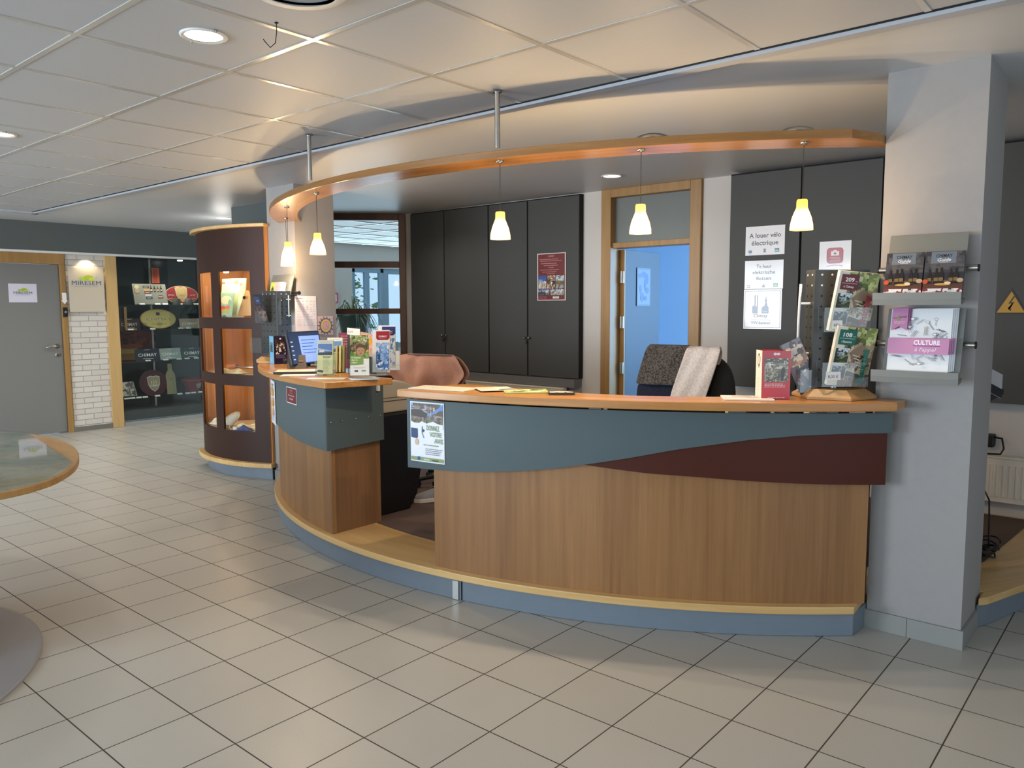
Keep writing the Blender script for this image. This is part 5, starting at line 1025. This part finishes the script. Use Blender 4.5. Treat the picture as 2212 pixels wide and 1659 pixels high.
def office_chair(x, y, psi, label, fab, zt, w=.46, tiltback=0):
    t = thing('office_chair', label, 'office chair', (x, y, .144)); T = Matrix.Translation((x, y, .144)) @ Matrix.Rotation(R_(psi), 4, 'Z')   # back rest on the -Y side, towards the visitor
    b = MB(); pr = []
    for i in range(12):
        pass
    rows = [(0, .72), (.06, .86), (.16, .98), (.32, 1.0), (.44, .94), (.52, .80), (.56, .55)]; zb = zt-.144-.56
    n = 10; v = []; f = []
    for side in (0, 1):
        for h, k in rows:
            for i in range(n+1):
                u = -1+2*i/n; yy = -.20-.05*(1-u*u)+(.055 if side else 0)*(1-.35*abs(u)**4)-.02*math.sin(h*5); v.append((u*w/2*k, yy, zb+h-.035*u*u*(h > .4)))
    m = (n+1); R2 = len(rows)
    for side in (0, 1):
        o0 = side*m*R2
        for j in range(R2-1):
            for i in range(n):
                q = (o0+j*m+i, o0+j*m+i+1, o0+(j+1)*m+i+1, o0+(j+1)*m+i); f.append(q if side == 0 else q[::-1])
    o1 = m*R2
    for i in range(n): f += [(i, o1+i, o1+i+1, i+1), ((R2-1)*m+i, (R2-1)*m+i+1, o1+(R2-1)*m+i+1, o1+(R2-1)*m+i)]
    for j in range(R2-1): f += [(j*m, (j+1)*m, o1+(j+1)*m, o1+j*m), (j*m+n, o1+j*m+n, o1+(j+1)*m+n, (j+1)*m+n)]
    MB().face_set(v, f, fab, None, T, True).build('backrest', t, subd=1)
    MB().box(-.24, -.2, .40, .24, .27, .47, fab, None, T).build('seat', t, bevel=.03)
    MB().box(-.04, -.235, .36, .04, -.21, zb+.15, M_black, None, T).build('back_support', t)
    MB().cyl(T @ Vector((0, 0, .08)), T @ Vector((0, 0, .40)), .028, M_black).build('gas_column', t)
    for sx in (-1, 1): MB().tube([T @ Vector((sx*.20, .05, .42)), T @ Vector((sx*.29, .05, .45)), T @ Vector((sx*.29, .05, .62)), T @ Vector((sx*.28, -.08, .64)), T @ Vector((sx*.28, .16, .64))], .014, M_black).build('armrest', t)
    for k in range(5):
        a = 2*PI*k/5+.3; p = T @ Vector((math.cos(a)*.28, math.sin(a)*.28, .06))
        lg = MB().cyl(T @ Vector((0, 0, .09)), p, .02, M_black, 10, r2=.014).build('leg', t)
        cs = MB().cyl((p.x-.012, p.y, .172), (p.x+.012, p.y, .172), .027, M_black, 14).build('castor', t); cs.parent = lg
    return t, T
def drape(rows, yfun, mat, T, name, label, cat, solid=.006, n=26, back=.075, z_cut=None):
    """garment hung over a chair back: rows of (z, x_left, x_right) from the ridge down; a front fall and a back fall"""
    v = []; f = []
    for side in (0, 1):
        for j, (z, xl, xr) in enumerate(rows):
            for i in range(n+1):
                u = i/n; x = xl+(xr-xl)*u; d = yfun(u, j/(len(rows)-1)); h = j/(len(rows)-1)
                v.append((x, -d*(min(1, h*6) if side == 0 else 1)+(0 if side == 0 else back*min(1, h*4)), z))
    m = n+1; nr = len(rows)
    for side in (0, 1):
        for j in range(nr-1):
            for i in range(n):
                q = (side*m*nr+j*m+i, side*m*nr+j*m+i+1, side*m*nr+(j+1)*m+i+1, side*m*nr+(j+1)*m+i); f.append(q if side == 0 else q[::-1])
    for i in range(n): f.append((i, i+1, m*nr+i+1, m*nr+i))
    o = MB().face_set(v, f, mat, None, T, True).build(name, solid=solid, subd=1, recalc=False); return tag(o, label, cat)
t, T = office_chair(-4.10, 4.12, 14, 'navy office chair under the pink jacket, behind the counter gap', M_fab, 1.10, .50)
Tj = Matrix.Translation((-4.07, 3.88, 0)) @ Matrix.Rotation(R_(14), 4, 'Z')
def pink_y(u, h): return .03+.08*h+.042*math.sin(u*12+h*2.6)*min(1, h*1.6)+.022*math.sin(u*27+1.2-h*2)*min(1, h*2) + .05*(u*(1-u))
rows = [(1.130, -.17, .19), (1.124, -.26, .22), (1.10, -.31, .255), (1.065, -.345, .285), (1.03, -.37, .325), (.995, -.40, .345), (.965, -.38, .325), (.92, -.34, .29), (.86, -.32, .26), (.78, -.31, .25), (.70, -.30, .24)]
drape(rows, pink_y, cloth_mat('pink_wool', '#9a7263', '#ad8474', 220), Tj, 'pink_jacket', 'dusty pink jacket draped over the navy chair behind the counter', 'jacket', .008)
t, T = office_chair(-2.42, 4.86, 8, 'black office chair under the grey and cream scarf, in front of the office door', M_fabb, 1.175, .54)
Tg = Matrix.Translation((-2.45, 4.60, 0)) @ Matrix.Rotation(R_(10), 4, 'Z')
def gy(u, h): return .02+.06*h+.006*math.sin(u*9+h*4)+.03*(u*(1-u))
rows = [(1.212, -.225, .04), (1.208, -.235, .045), (1.18, -.245, .035), (1.12, -.262, .015), (1.05, -.28, -.008), (.99, -.295, -.025), (.955, -.30, -.04)]
drape(rows, gy, cloth_mat('grey_wool', '#2f2c2b', '#6a6460', 110), Tg, 'grey_blanket', 'dark grey fringed woollen throw on the black office chair, left half', 'blanket', .010, 16)
rows = [(1.205, .03, .245), (1.200, .03, .252), (1.16, .022, .250), (1.10, .005, .236), (1.03, -.018, .215), (.96, -.04, .195), (.91, -.055, .18), (.85, -.065, .165), (.82, -.07, .16)]
def gy2(u, h): return .035+.062*h+.007*math.sin(u*14+h*5)
drape(rows, gy2, cloth_mat('cream_wool', '#d6cec9', '#ebe4e0', 90), Tg, 'cream_scarf', 'cream scarf hanging over the right half of the black office chair', 'scarf', .010, 14)
o = drape([(.965, -.29, .12), (.945, -.30, .16), (.90, -.30, .19), (.80, -.31, .2)], lambda u, h: .052+.008*math.sin(u*8), cloth_mat('navy_coat', '#14182a', '#222a44'), Tg, 'navy_coat', 'navy coat under the grey throw on the black office chair', 'coat', .008, 12)
def shoe(x, y, z, psi, tilt, label, up, accent):
    t = thing('sneaker', label, 'sneaker', (x, y, z)); T = Matrix.Translation((x, y, z)) @ Matrix.Rotation(R_(psi), 4, 'Z') @ Matrix.Rotation(R_(tilt), 4, 'Y')
    prof = [(-.13, .030, .075), (-.10, .036, .095), (-.05, .036, .085), (.0, .038, .066), (.05, .043, .050), (.10, .044, .036), (.135, .034, .026), (.148, .012, .018)]
    v = []; f = []; n = 10
    for x_, w, h in prof:
        for i in range(n+1):
            a = PI*i/n; v.append((x_, -w*math.cos(a), .022+h*math.sin(a)**.8))
    m = n+1
    for j in range(len(prof)-1):
        for i in range(n): f.append((j*m+i, j*m+i+1, (j+1)*m+i+1, (j+1)*m+i))
    f.append(tuple(range(m))); MB().face_set(v, f, up, None, T, True).build('upper', t, subd=1)
    outl = [(-.14, -.02), (-.12, -.036), (-.04, -.038), (.05, -.047), (.10, -.047), (.14, -.032), (.155, 0), (.14, .032), (.10, .047), (.05, .047), (-.04, .038), (-.12, .036), (-.14, .02)]
    MB().prism(outl, 0, .028, pm('sole_cream', '#d9d0c5', .6), T).build('sole', t, bevel=.004)
    MB().tube([T @ Vector((.02, -.043, .05)), T @ Vector((-.0, -.02, .095)), T @ Vector((-.01, .02, .097)), T @ Vector((.0, .043, .05))], .006, accent).build('strap', t)
    return t
M_shoe = pm('shoe_grey', '#8f9097', .7); M_shoe2 = pm('shoe_black', '#202024', .7); M_pk = pm('shoe_pink', '#b98a7e', .7)
shoe(-3.83, 3.66, .145, 238, 0, 'grey and pink sneaker on the carpet in the gap between the counters', M_shoe, M_pk)
ft = MB().box(-3.93, 3.74, .1445, -3.58, 3.90, .255, M_black).build('foot_rest', bevel=.01); tag(ft, 'low black foot rest behind the lower sneaker', 'foot rest')
shoe(-3.74, 3.80, .257, 238, 0, 'black sneaker with white sole resting above the grey and pink one', M_shoe2, M_shoe)

# ------------------------------------------------------------------ things inside the curved cabinet
s = Sheet(.30, .36, '#cfe3bf', t=.01, mat=PRM); s.Rr(-.145, -.175, .145, .175, '#cfe6c4'); s.E(-.07, .08, .055, .035, '#e9ecc2'); s.E(.04, .07, .050, .045, '#f0f0da'); s.E(.03, .145, .028, .018, '#dfd055'); s.P([(.09+.022*math.cos(PI/2+PI*k*.2)*(1 if k % 2 == 0 else .45), .125+.022*math.sin(PI/2+PI*k*.2)*(1 if k % 2 == 0 else .45)) for k in range(10)], '#d98a72'); s.Rr(-.145, .13, -.128, .15, '#c8503c'); s.Rr(-.124, .13, -.108, .15, '#d9744c')
s.E(.0, -.14, .06, .02, '#b9d8b8'); s.put('enamel_tray', (-6.665, 3.86, 1.560), 14, 8, 'tall pale green picture board in the top opening of the curved cabinet', 'board')
s = Sheet(.19, .22, '#9fc7ae', t=.006, mat=PRM); s.E(0, .045, .07, .04, '#e6e3b0'); s.E(-.03, -.03, .035, .022, '#d8644a'); s.E(.03, -.025, .03, .02, '#dd7c54'); s.E(.0, -.06, .06, .02, '#b7bf5c'); s.E(.05, .02, .02, .03, '#8fbf9f'); s.E(-.05, -.06, .03, .018, '#dba65a')
s.put('flower_tin', (-6.69, 3.80, 1.498), 12, 10, 'small green tin plate with red flowers leaning on the pale green board', 'plate')
o = MB().lathe([(.0001, 0), (.022, 0), (.025, .006)], pm('badge_rim', '#4c6a6a', .4), 16, fr((-6.54, 3.70, 1.382), 20, 5)).build('badge'); tag(o, 'small round badge standing in front of the flower tin', 'badge')
b = MB(); b.prism([(-.075, -.115), (.07, -.115), (.085, -.10), (.035, .10), (.02, .115), (-.005, .11), (-.012, .09)], -.012, 0, W_light, fr((-6.36, 3.80, 1.512), 24, 8)).lathe([(.0001, .002), (.016, .002), (.016, 0)], M_gap, 14, fr((-6.345, 3.785, 1.560), 24, 8), cap=False); tag(b.build('cheese_board', bevel=.002), 'pale wooden wedge shaped cheese board in the top opening', 'board')
kn = thing('cheese_knife', 'cheese knife with orange wooden handle in the middle opening', 'knife', (-6.45, 3.80, .90))
MB().cyl((-6.66, 3.775, 0.930), (-6.52, 3.79, 0.940), .019, wood('orange_handle', '#a3511c', '#cf7a38', (10, 10, 40), 'xyz', .35), 14).build('handle', kn)
MB().prism([(0, -.02), (.15, -.028), (.23, .0), (.15, .028), (0, .02)], 0, .006, M_chrome, Matrix.Translation((-6.52, 3.79, 0.937)) @ Matrix.Rotation(R_(6), 4, 'Z')).build('blade', kn)
def crumple(name, x, y, z, w, d, h, mat, label, cat, seed=1, ang=0):
    r = random.Random(seed); v = []; f = []; n, m = 12, 7
    for j in range(m+1):
        for i in range(n+1):
            u, q = i/n, j/m; e = min(1, 5*min(u, 1-u))*min(1, 5*min(q, 1-q)); v.append(((u-.5)*w+r.uniform(-.006, .006), (q-.5)*d, h*e*(.55+.45*math.sin(u*9+seed)*math.cos(q*5+seed))+.003))
    for j in range(m):
        for i in range(n): f.append((j*(n+1)+i, j*(n+1)+i+1, (j+1)*(n+1)+i+1, (j+1)*(n+1)+i))
    o = MB().face_set(v, f, mat, None, Matrix.Translation((x, y, z)) @ Matrix.Rotation(R_(ang), 4, 'Z'), True).build(name, recalc=False, subd=1); return tag(o, label, cat)
M_linen = cloth_mat('cream_linen', '#d9cd9d', '#ece3be', 60); M_lin2 = cloth_mat('white_linen', '#cfcac0', '#e8e4da', 60); M_blu = cloth_mat('blue_linen', '#2c3a78', '#4a5a9c', 60)
crumple('folded_napkin', -6.42, 3.68, 0.889, .34, .13, .05, M_linen, 'cream folded napkins under the cheese knife in the middle opening', 'napkin', 2, 12)
crumple('folded_napkin', -6.25, 3.72, 0.397, .26, .14, .06, M_linen, 'cream cloth right of the grey plate in the lowest opening', 'napkin', 5, 20)
crumple('folded_napkin', -6.20, 3.655, 0.397, .18, .08, .05, M_blu, 'blue cloth in front of the cream one in the lowest opening', 'napkin', 7, 20)
crumple('folded_napkin', -6.75, 3.70, 0.397, .13, .10, .06, M_lin2, 'white cloth in the left lowest opening of the curved cabinet', 'napkin', 4, 0)
o = MB().lathe([(.0001, 0), (.07, .002), (.105, .014), (.108, .018), (.07, .008), (.0001, .006)], pm('plate_grey', '#b5b6b2', .25), 32, Matrix.Translation((-6.53, 3.72, 0.440)) @ Matrix.Rotation(R_(40), 4, 'X'), cap=False).build('grey_plate'); tag(o, 'round grey souvenir plate tilted in the lowest opening', 'plate')
for i, (x, y, z, lab) in enumerate([(-6.47, 3.625, 0.397, 'under the grey plate'), (-6.30, 3.60, 0.397, 'in front of the blue cloth'), (-6.60, 3.66, 0.889, 'left of the cream napkins')]):
    tag(MB().box(x, y, z, x+.06, y+.012, z+.032, M_white).build('price_tag'), 'small blank white price card %s in the curved cabinet' % lab, 'price tag')
tag(MB().lathe([(.012, 0), (.022, .004), (.026, .05), (.024, .052), (.020, .008)], G_acr, 16, Matrix.Translation((-6.22, 3.86, 0.397))).build('drinking_glass'), 'clear drinking glass at the back of the lowest opening', 'glass')

# ------------------------------------------------------------------ souvenirs in the wall showcase
def put_c(s, name, y, z, lab, cat, lean=14, x=-10.16, roll=0): return s.put(name, (x, y, z), 90, lean, lab, cat, roll=roll)
s = Sheet(.43, .27, '#9c9a8c', t=.02)
for y, c in ((.09, '#cfc39a'), (.035, '#c9a184')): s.E(-.165, y, .036, .032, '#5f5747'); s.E(-.162, y+.004, .032, .028, c)
for k, c in enumerate(('#4a4238', '#cbb078', '#8c3340', '#d6d3cc', '#22305a')): s.Rr(-.085+.006*k, .078-.036*k, -.005+.006*k, .110-.036*k, c); 
for k in range(3): s.Rr(-.075+.012*k, .090-.072*k, -.02+.012*k, .098-.072*k, '#e6e0d2')
for k, c in enumerate(('#2b2119', '#3a2018', '#6b5136', '#241a16')): bottle(s, .02+.043*k, .03, .085, c, ['#e9e4d8', '#d98a8a', '#dcc894', '#c9c2b0'][k])
s.P([(.09, -.05), (.16, -.05), (.155, -.015), (.105, -.015)], '#8c4a3e'); s.Rr(.10, -.040, .15, -.030, '#e2d8c8'); put_c(s, 'magnet_board', 4.725, 1.652, 'metal board with fridge magnets on the top shelf of the wall showcase', 'board')
def oval(w, h, col, rim): 
    s = Sheet(.004, .004, col, t=.003); z = 0; n = 40
    b = [(w/2*math.cos(2*PI*i/n), h/2*math.sin(2*PI*i/n)) for i in range(n)]; s.prism(b, -.02, -.0002, s.mat, None, rim); s.E(0, 0, w/2*.965, h/2*.945, col, 40); return s
s = oval(.455, .245, '#a3262f', '#d8b884'); shield(s, 0, .005, .098, '#d9b47a', '#e6cfa0'); s.Tx('CHIMAY', 0, -.02, .030, '#b9925a', .12, .01); s.Tx('BIÈRES', -.145, -.012, .022, '#e9c9b0', .085, .02); s.Tx('AU FÛT', .150, -.012, .022, '#e9c9b0', .075, .02); s.Line(-.18, -.05, -.08, -.07, .007, '#e6cfa0'); s.Line(.10, -.075, .175, -.045, .007, '#e6cfa0')
put_c(s, 'beer_sign', 5.145, 1.648, 'red oval Chimay beer sign on the top shelf of the showcase', 'sign')
s = oval(.47, .26, '#c2ab62', '#9c8448'); s.E(0, 0, .215, .112, '#c9b46c', 40); s.Rr(-.022, .045, .026, .085, '#3a3550'); s.Tx('CHIMAY', 0, -.030, .065, '#e6dcae', .34, .03); s.Tx('CHIMAY', .002, -.028, .060, '#7d7040', .33, .0); s.Tx('trappistes', 0, -.080, .028, '#6d6238', .20)
put_c(s, 'beer_sign', 4.815, 1.335, 'golden oval Chimay sign on the second shelf of the showcase', 'sign')
def plate(w, h, col, tc, txt='CHIMAY', sub=None, tsize=.058): 
    s = Sheet(w, h, col, t=.004); s.Tx(txt, 0, -.022, tsize, tc, w*.76, .008); s.Grey(-w*.2, -h*.36, w*.25, 1, .01, sub or tc, .008, 4); s.Rr(-w*.1, h*.40, w*.12, h*.43, '#cfd2d4'); return s
put_c(plate(.27, .145, '#2e1a1e', '#cfc6bd'), 'metal_plate', 4.44, 1.27, 'dark maroon Chimay plate at the left of the second shelf', 'sign', 10)
put_c(plate(.28, .135, '#b59a86', '#e9e6e2'), 'metal_plate', 5.235, 1.265, 'beige and silver Chimay plate right on the second shelf', 'sign', 10)
put_c(plate(.32, .155, '#1d2436', '#f0eee8'), 'metal_plate', 4.65, .872, 'navy Chimay plate on the third shelf of the showcase', 'sign', 12)
put_c(plate(.29, .15, '#9aa39b', '#e6e9e4'), 'metal_plate', 4.95, .870, 'silver grey Chimay plate in the middle of the third shelf', 'sign', 12)
put_c(plate(.29, .15, '#1b2a30', '#e6e9e4'), 'metal_plate', 5.25, .870, 'dark teal Chimay plate right on the third shelf', 'sign', 12)
s = oval(.36, .345, '#3d1620', '#5a2430'); s.E(0, 0, .148, .142, '#42161f', 36); shield(s, .005, -.01, .098, '#8f8670', '#d6c6b4'); s.Tx('CHIMAY', .005, -.045, .036, '#e0d3b8', .125, .015); put_c(s, 'round_tray', 4.71, .500, 'round maroon Chimay tray on the lowest shelf of the showcase', 'tray', 10)
s = Sheet(.002, .002, '#8f8768', t=.003); s.prism([(-.062, -.20), (.062, -.20), (.062, .045), (.050, .085), (.026, .12), (.024, .205), (-.024, .205), (-.026, .12), (-.050, .085), (-.062, .045)], -.02, -.0002, s.mat, None, '#8f8768'); s.E(0, .155, .006, .006, '#554d38'); s.E(0, 0, .008, .010, '#554d38')
put_c(s, 'bottle_board', 4.945, .535, 'wooden bottle shaped board on the lowest shelf of the showcase', 'board', 6)
s = Sheet(.21, .20, '#b5b2a2', t=.01); s.Mos(-.10, -.095, .10, .095, 9, 8, [['#8f8c7c', '#3c3d38', '#c5c2b2', '#6b6a60'], ['#2e302c', '#d6d3c4', '#7b7a6e', '#a8a596'], ['#c9c6b6', '#55564e', '#e0ddcf']], 8); put_c(s, 'old_photograph', 4.385, .445, 'old black and white photograph at the left of the lowest shelf', 'photograph', 30, -10.2)
bw = thing('enamel_bowl', 'red enamel bowl with small crest at the right of the lowest shelf', 'bowl', (-10.18, 5.26, .327)); MB().lathe([(.085, 0), (.115, .12), (.150, .165), (.150, .19), (.145, .19), (.108, .122), (.078, .006)], pm('red_enamel', '#7d2029', .3), 32, Matrix.Translation((-10.18, 5.26, .327))).build('bowl', bw)
s = Sheet(.004, .004, '#9a9488', t=.0005); shield(s, 0, 0, .042, '#8d8a80', '#c9c4b6'); s.put('crest', (-10.063, 5.275, .435), 90, -10, parent=bw)
s = Sheet(.56, .37, '#5d1c18', t=.004); s.Mos(-.28, -.05, .28, .185, 16, 8, [['#7b231b', '#5a1a16', '#8f3524'], ['#4a1714', '#6e231c', '#3c1210'], ['#6a1f19', '#822a20', '#541814']], 5); s.Rr(-.28, -.185, .28, -.10, '#8a6232'); s.P([(-.28, -.10), (.05, -.10), (.02, -.02), (-.20, -.01), (-.28, -.03)], '#b79a55'); s.E(-.05, -.01, .16, .03, '#94482a')
put_c(s, 'cheese_poster', 4.60, .985, 'large red and yellow cheese picture behind the third shelf', 'poster', 0, -10.405)
s = Sheet(.10, .20, '#c3552f', t=.004); s.Grey(-.03, .07, .03, 8, .022, '#7d2a18', .01); put_c(s, 'orange_label', 4.87, 1.90, 'orange and red hanging label behind the steel upright', 'label', 0, -10.30)
for i, (y, z, lab) in enumerate([(4.58, 1.517, 'left on the top shelf'), (4.78, 1.517, 'middle of the magnet board'), (4.88, 1.517, 'right end of the magnet board'), (5.08, 1.517, 'before the red oval sign'), (5.30, 1.517, 'right of the red oval sign'), (4.42, 1.197, 'before the maroon plate'), (4.70, 1.197, 'left below the golden oval'), (5.07, 1.197, 'right of the golden oval'), (5.18, 1.197, 'before the beige plate'), (4.62, .792, 'before the navy plate'), (4.85, .792, 'left of the silver plate foot'), (5.03, .792, 'before the silver plate'), (5.14, .792, 'right of the silver plate'), (5.27, .792, 'before the teal plate'), (4.33, .327, 'first on the lowest shelf'), (4.40, .327, 'second on the lowest shelf'), (4.48, .327, 'third on the lowest shelf'), (4.56, .327, 'fourth on the lowest shelf'), (4.72, .327, 'before the round tray'), (5.02, .327, 'right of the bottle board'), (5.13, .327, 'left of the enamel bowl'), (5.21, .327, 'before the enamel bowl'), (5.31, .327, 'right end of the lowest shelf')]):
    T = fr((-10.085, y, z+.010), 90, 45)
    tag(MB().box(-.034, -.012, -.002, .034, .012, .0, M_white, None, T).build('price_card'), 'white price card %s of the wall showcase' % lab, 'price card', 'price cards in the wall showcase')
for y, h, lab in ((4.60, .07, 'left'), (4.80, .05, 'right')):
    tag(MB().lathe([(.024, 0), (.026, .003), (.004, .006), (.004, .035), (.028, .055), (.026, .09), (.025, .09), (.026, .056)], G_acr, 16, Matrix.Translation((-10.10, y, 1.1955))).build('beer_glass'), 'stemmed beer glass %s in front of the golden oval sign' % lab, 'glass')
for y, c, lab in ((5.04, '#6e6a52', 'left olive'), (5.20, '#8a8580', 'right grey')):
    tag(MB().lathe([(.045, 0), (.048, .002), (.048, .075), (.045, .08), (.0001, .08)], pm('tin_'+lab.split()[1], c, .35), 24, Matrix.Translation((-10.10, y, 1.5155)), cap=False).build('round_tin'), '%s round tin in front of the red oval sign' % lab, 'tin')
wc = thing('wooden_caddy', 'wooden bottle caddy handle standing before the maroon plate', 'caddy', (-10.12, 4.375, 1.1955)); MB().box(-10.13, 4.36, 1.1955, -10.11, 4.392, 1.49, W_frame).build('handle_post', wc); MB().box(-10.20, 4.36, 1.1955, -10.09, 4.50, 1.215, W_frame).box(-10.20, 4.39, 1.33, -10.19, 4.50, 1.345, W_frame).build('tray', wc)

# ------------------------------------------------------------------ beyond the screen: plant on a ledge, exit sign
lg = tag(MB().box(-8.55, 6.15, 0, -7.45, 6.55, 1.04, pm('pale_ledge', '#cfdbe2', .5)).build('low_ledge', bevel=.004), 'pale low ledge beyond the glazed screen carrying the plant', 'ledge')
pt = thing('potted_plant', 'dark green pot with drooping spider plant seen through the glazed screen', 'plant', (-8.08, 6.35, 1.042))
M_pot = pm('dark_green_pot', '#22332f', .45); MB().lathe([(.12, 0), (.14, .02), (.19, .31), (.205, .315), (.205, .345), (.185, .345), (.17, .30), (.0001, .30)], M_pot, 28, Matrix.Translation((-8.08, 6.35, 1.042)), cap=False).build('pot', pt)
M_leafg = pm('spider_leaf', '#5b7362', .6); r = random.Random(2)
for k in range(46):
    a = r.uniform(0, 2*PI); L_ = r.uniform(.22, .55); h = r.uniform(.05, .28); pts2 = []
    for j in range(8):
        q = j/7; pts2.append((-8.08+math.cos(a)*L_*q, 6.35+math.sin(a)*L_*q*.8, 1.36+h*math.sin(q*PI*.75)*1.3-q*q*.38*L_/.4))
    v = []; 
    for j, p in enumerate(pts2):
        w = .009*(1-(j/7)**2)+.0015; v += [(p[0]-math.sin(a)*w, p[1]+math.cos(a)*w, p[2]), (p[0]+math.sin(a)*w, p[1]-math.cos(a)*w, p[2])]
    MB().face_set(v, [(2*j, 2*j+1, 2*j+3, 2*j+2) for j in range(7)], M_leafg).build('leaf', pt, solid=.0012)
s = Sheet(.18, .16, '#d8577a', t=.01); s.Rr(-.06, -.055, .066, .055, '#eef3f4'); s.put('exit_sign', (-9.97, 7.46, 1.62), 90, 0, 'red framed safety sign on the bright wall beyond the screen', 'sign')
# garden outside the wing, seen through its glass
M_hedge = pm('hedge_leaves', '#6f8a5a', .8, noise=.5, nscale=14)
ga = MB(); r = random.Random(9)
for i in range(900):
    y = r.uniform(6.8, 11.5); z = r.uniform(.2, 2.6); x = -14+r.uniform(-.5, .5); d = r.uniform(.06, .14); T = Matrix.Translation((x, y, z)) @ Matrix.Rotation(r.uniform(0, 6), 4, 'Z') @ Matrix.Rotation(r.uniform(0, 3), 4, 'X')
    ga.face_set([(-d, 0, 0), (0, -d*.5, 0), (d, 0, 0), (0, d*.5, 0)], [(0, 1, 2, 3)], M_hedge, None, T)
o = ga.build('hedge', recalc=False); o['kind'] = 'stuff'; o['label'] = 'pale sunlit hedge seen through the glazed door of the wing'; o['category'] = 'hedge'
struct(MB().box(-20, -6, -.2, -13.2, 16, -.08, pm('outdoor_gravel', '#b5b0a3', .9, noise=.2)).build('floor_outside'))

# ------------------------------------------------------------------ right of the pillar: adaptor, cable, leaflet; behind the red box: cable
ad = thing('power_adaptor', 'black power adaptor plugged in above the radiator right of the pillar', 'adaptor', (-.865, 5.69, .615)); MB().box(-.905, 5.64, .575, -.845, 5.7195, .655, M_black).build('plug_body', ad, bevel=.008)
MB().tube([(-.85, 5.66, .64), (-.80, 5.63, .64), (-.785, 5.61, .58), (-.80, 5.60, .545), (-.90, 5.60, .54)], .006, M_black).build('cord', ad)
b = MB()
for k in range(5):
    rr_ = .065+.008*k; b.tube([(-.70+rr_*.55*math.cos(t/12*2*PI), 4.66+rr_*math.sin(t/12*2*PI)+.006*k, .152+.012*k+.035*abs(math.sin(t/12*PI+k))) for t in range(13)], .0045, M_black, 6)
b.tube([(-.70, 4.7, .19), (-.72, 4.80, .32), (-.74, 4.9, .40), (-.80, 5.1, .42)], .0045, M_black, 6); tag(b.build('cable_coil'), 'coil of black cable on the carpet right of the pillar', 'cable')
s = Sheet(.14, .17, '#c9c9cb', t=.003); s.Rr(-.07, -.085, .07, -.02, '#2d2d33'); s.put('loose_leaflet', (-.70, 4.45, 1.10), 60, 38, 'grey and black leaflet poking out behind the right pillar', 'leaflet', roll=-38)
t = thing('side_desk', 'small dark desk hidden behind the right pillar', 'desk', (-.85, 4.5, .144)); MB().box(-1.0, 4.25, 1.0, -.68, 4.75, 1.03, M_black).build('desk_top', t); MB().box(-.98, 4.27, .144, -.94, 4.73, 1.0, M_black).build('side', t)
b = MB().tube([(-1.62, 4.5, .95), (-1.63, 4.5, 1.12), (-1.58, 4.5, 1.165), (-1.50, 4.5, 1.17), (-1.45, 4.5, 1.10)], .007, M_black); tag(b.build('black_cable'), 'black cable loop rising behind the red leaflet box', 'cable')
bg = thing('black_bag', 'black bag on the desk behind the brochure column, beside the right pillar', 'bag', (-1.22, 4.35, .90)); MB().ball((-1.18, 4.36, 1.12), .15, M_fabb, 20, None, (1.05, .7, .9)).build('body', bg, subd=1); MB().tube([(-1.27, 4.30, 1.2), (-1.22, 4.28, 1.27), (-1.12, 4.28, 1.26), (-1.06, 4.30, 1.18)], .012, M_fabb).build('handle', bg)
t = thing('work_desk', 'grey work desk behind the long counter', 'desk', (-1.9, 4.3, .144)); MB().prism(arcpts(2.92, -80, -47)+arcpts(2.15, -47, -80), .86, .885, pm('desk_grey', '#8a8a88', .5)).build('desk_top', t)
for a in (-78, -63, -49): MB().cyl((CC[0]+2.5*math.cos(R_(a)), CC[1]+2.5*math.sin(R_(a)), .144), (CC[0]+2.5*math.cos(R_(a)), CC[1]+2.5*math.sin(R_(a)), .86), .03, M_chrome).build('leg', t)
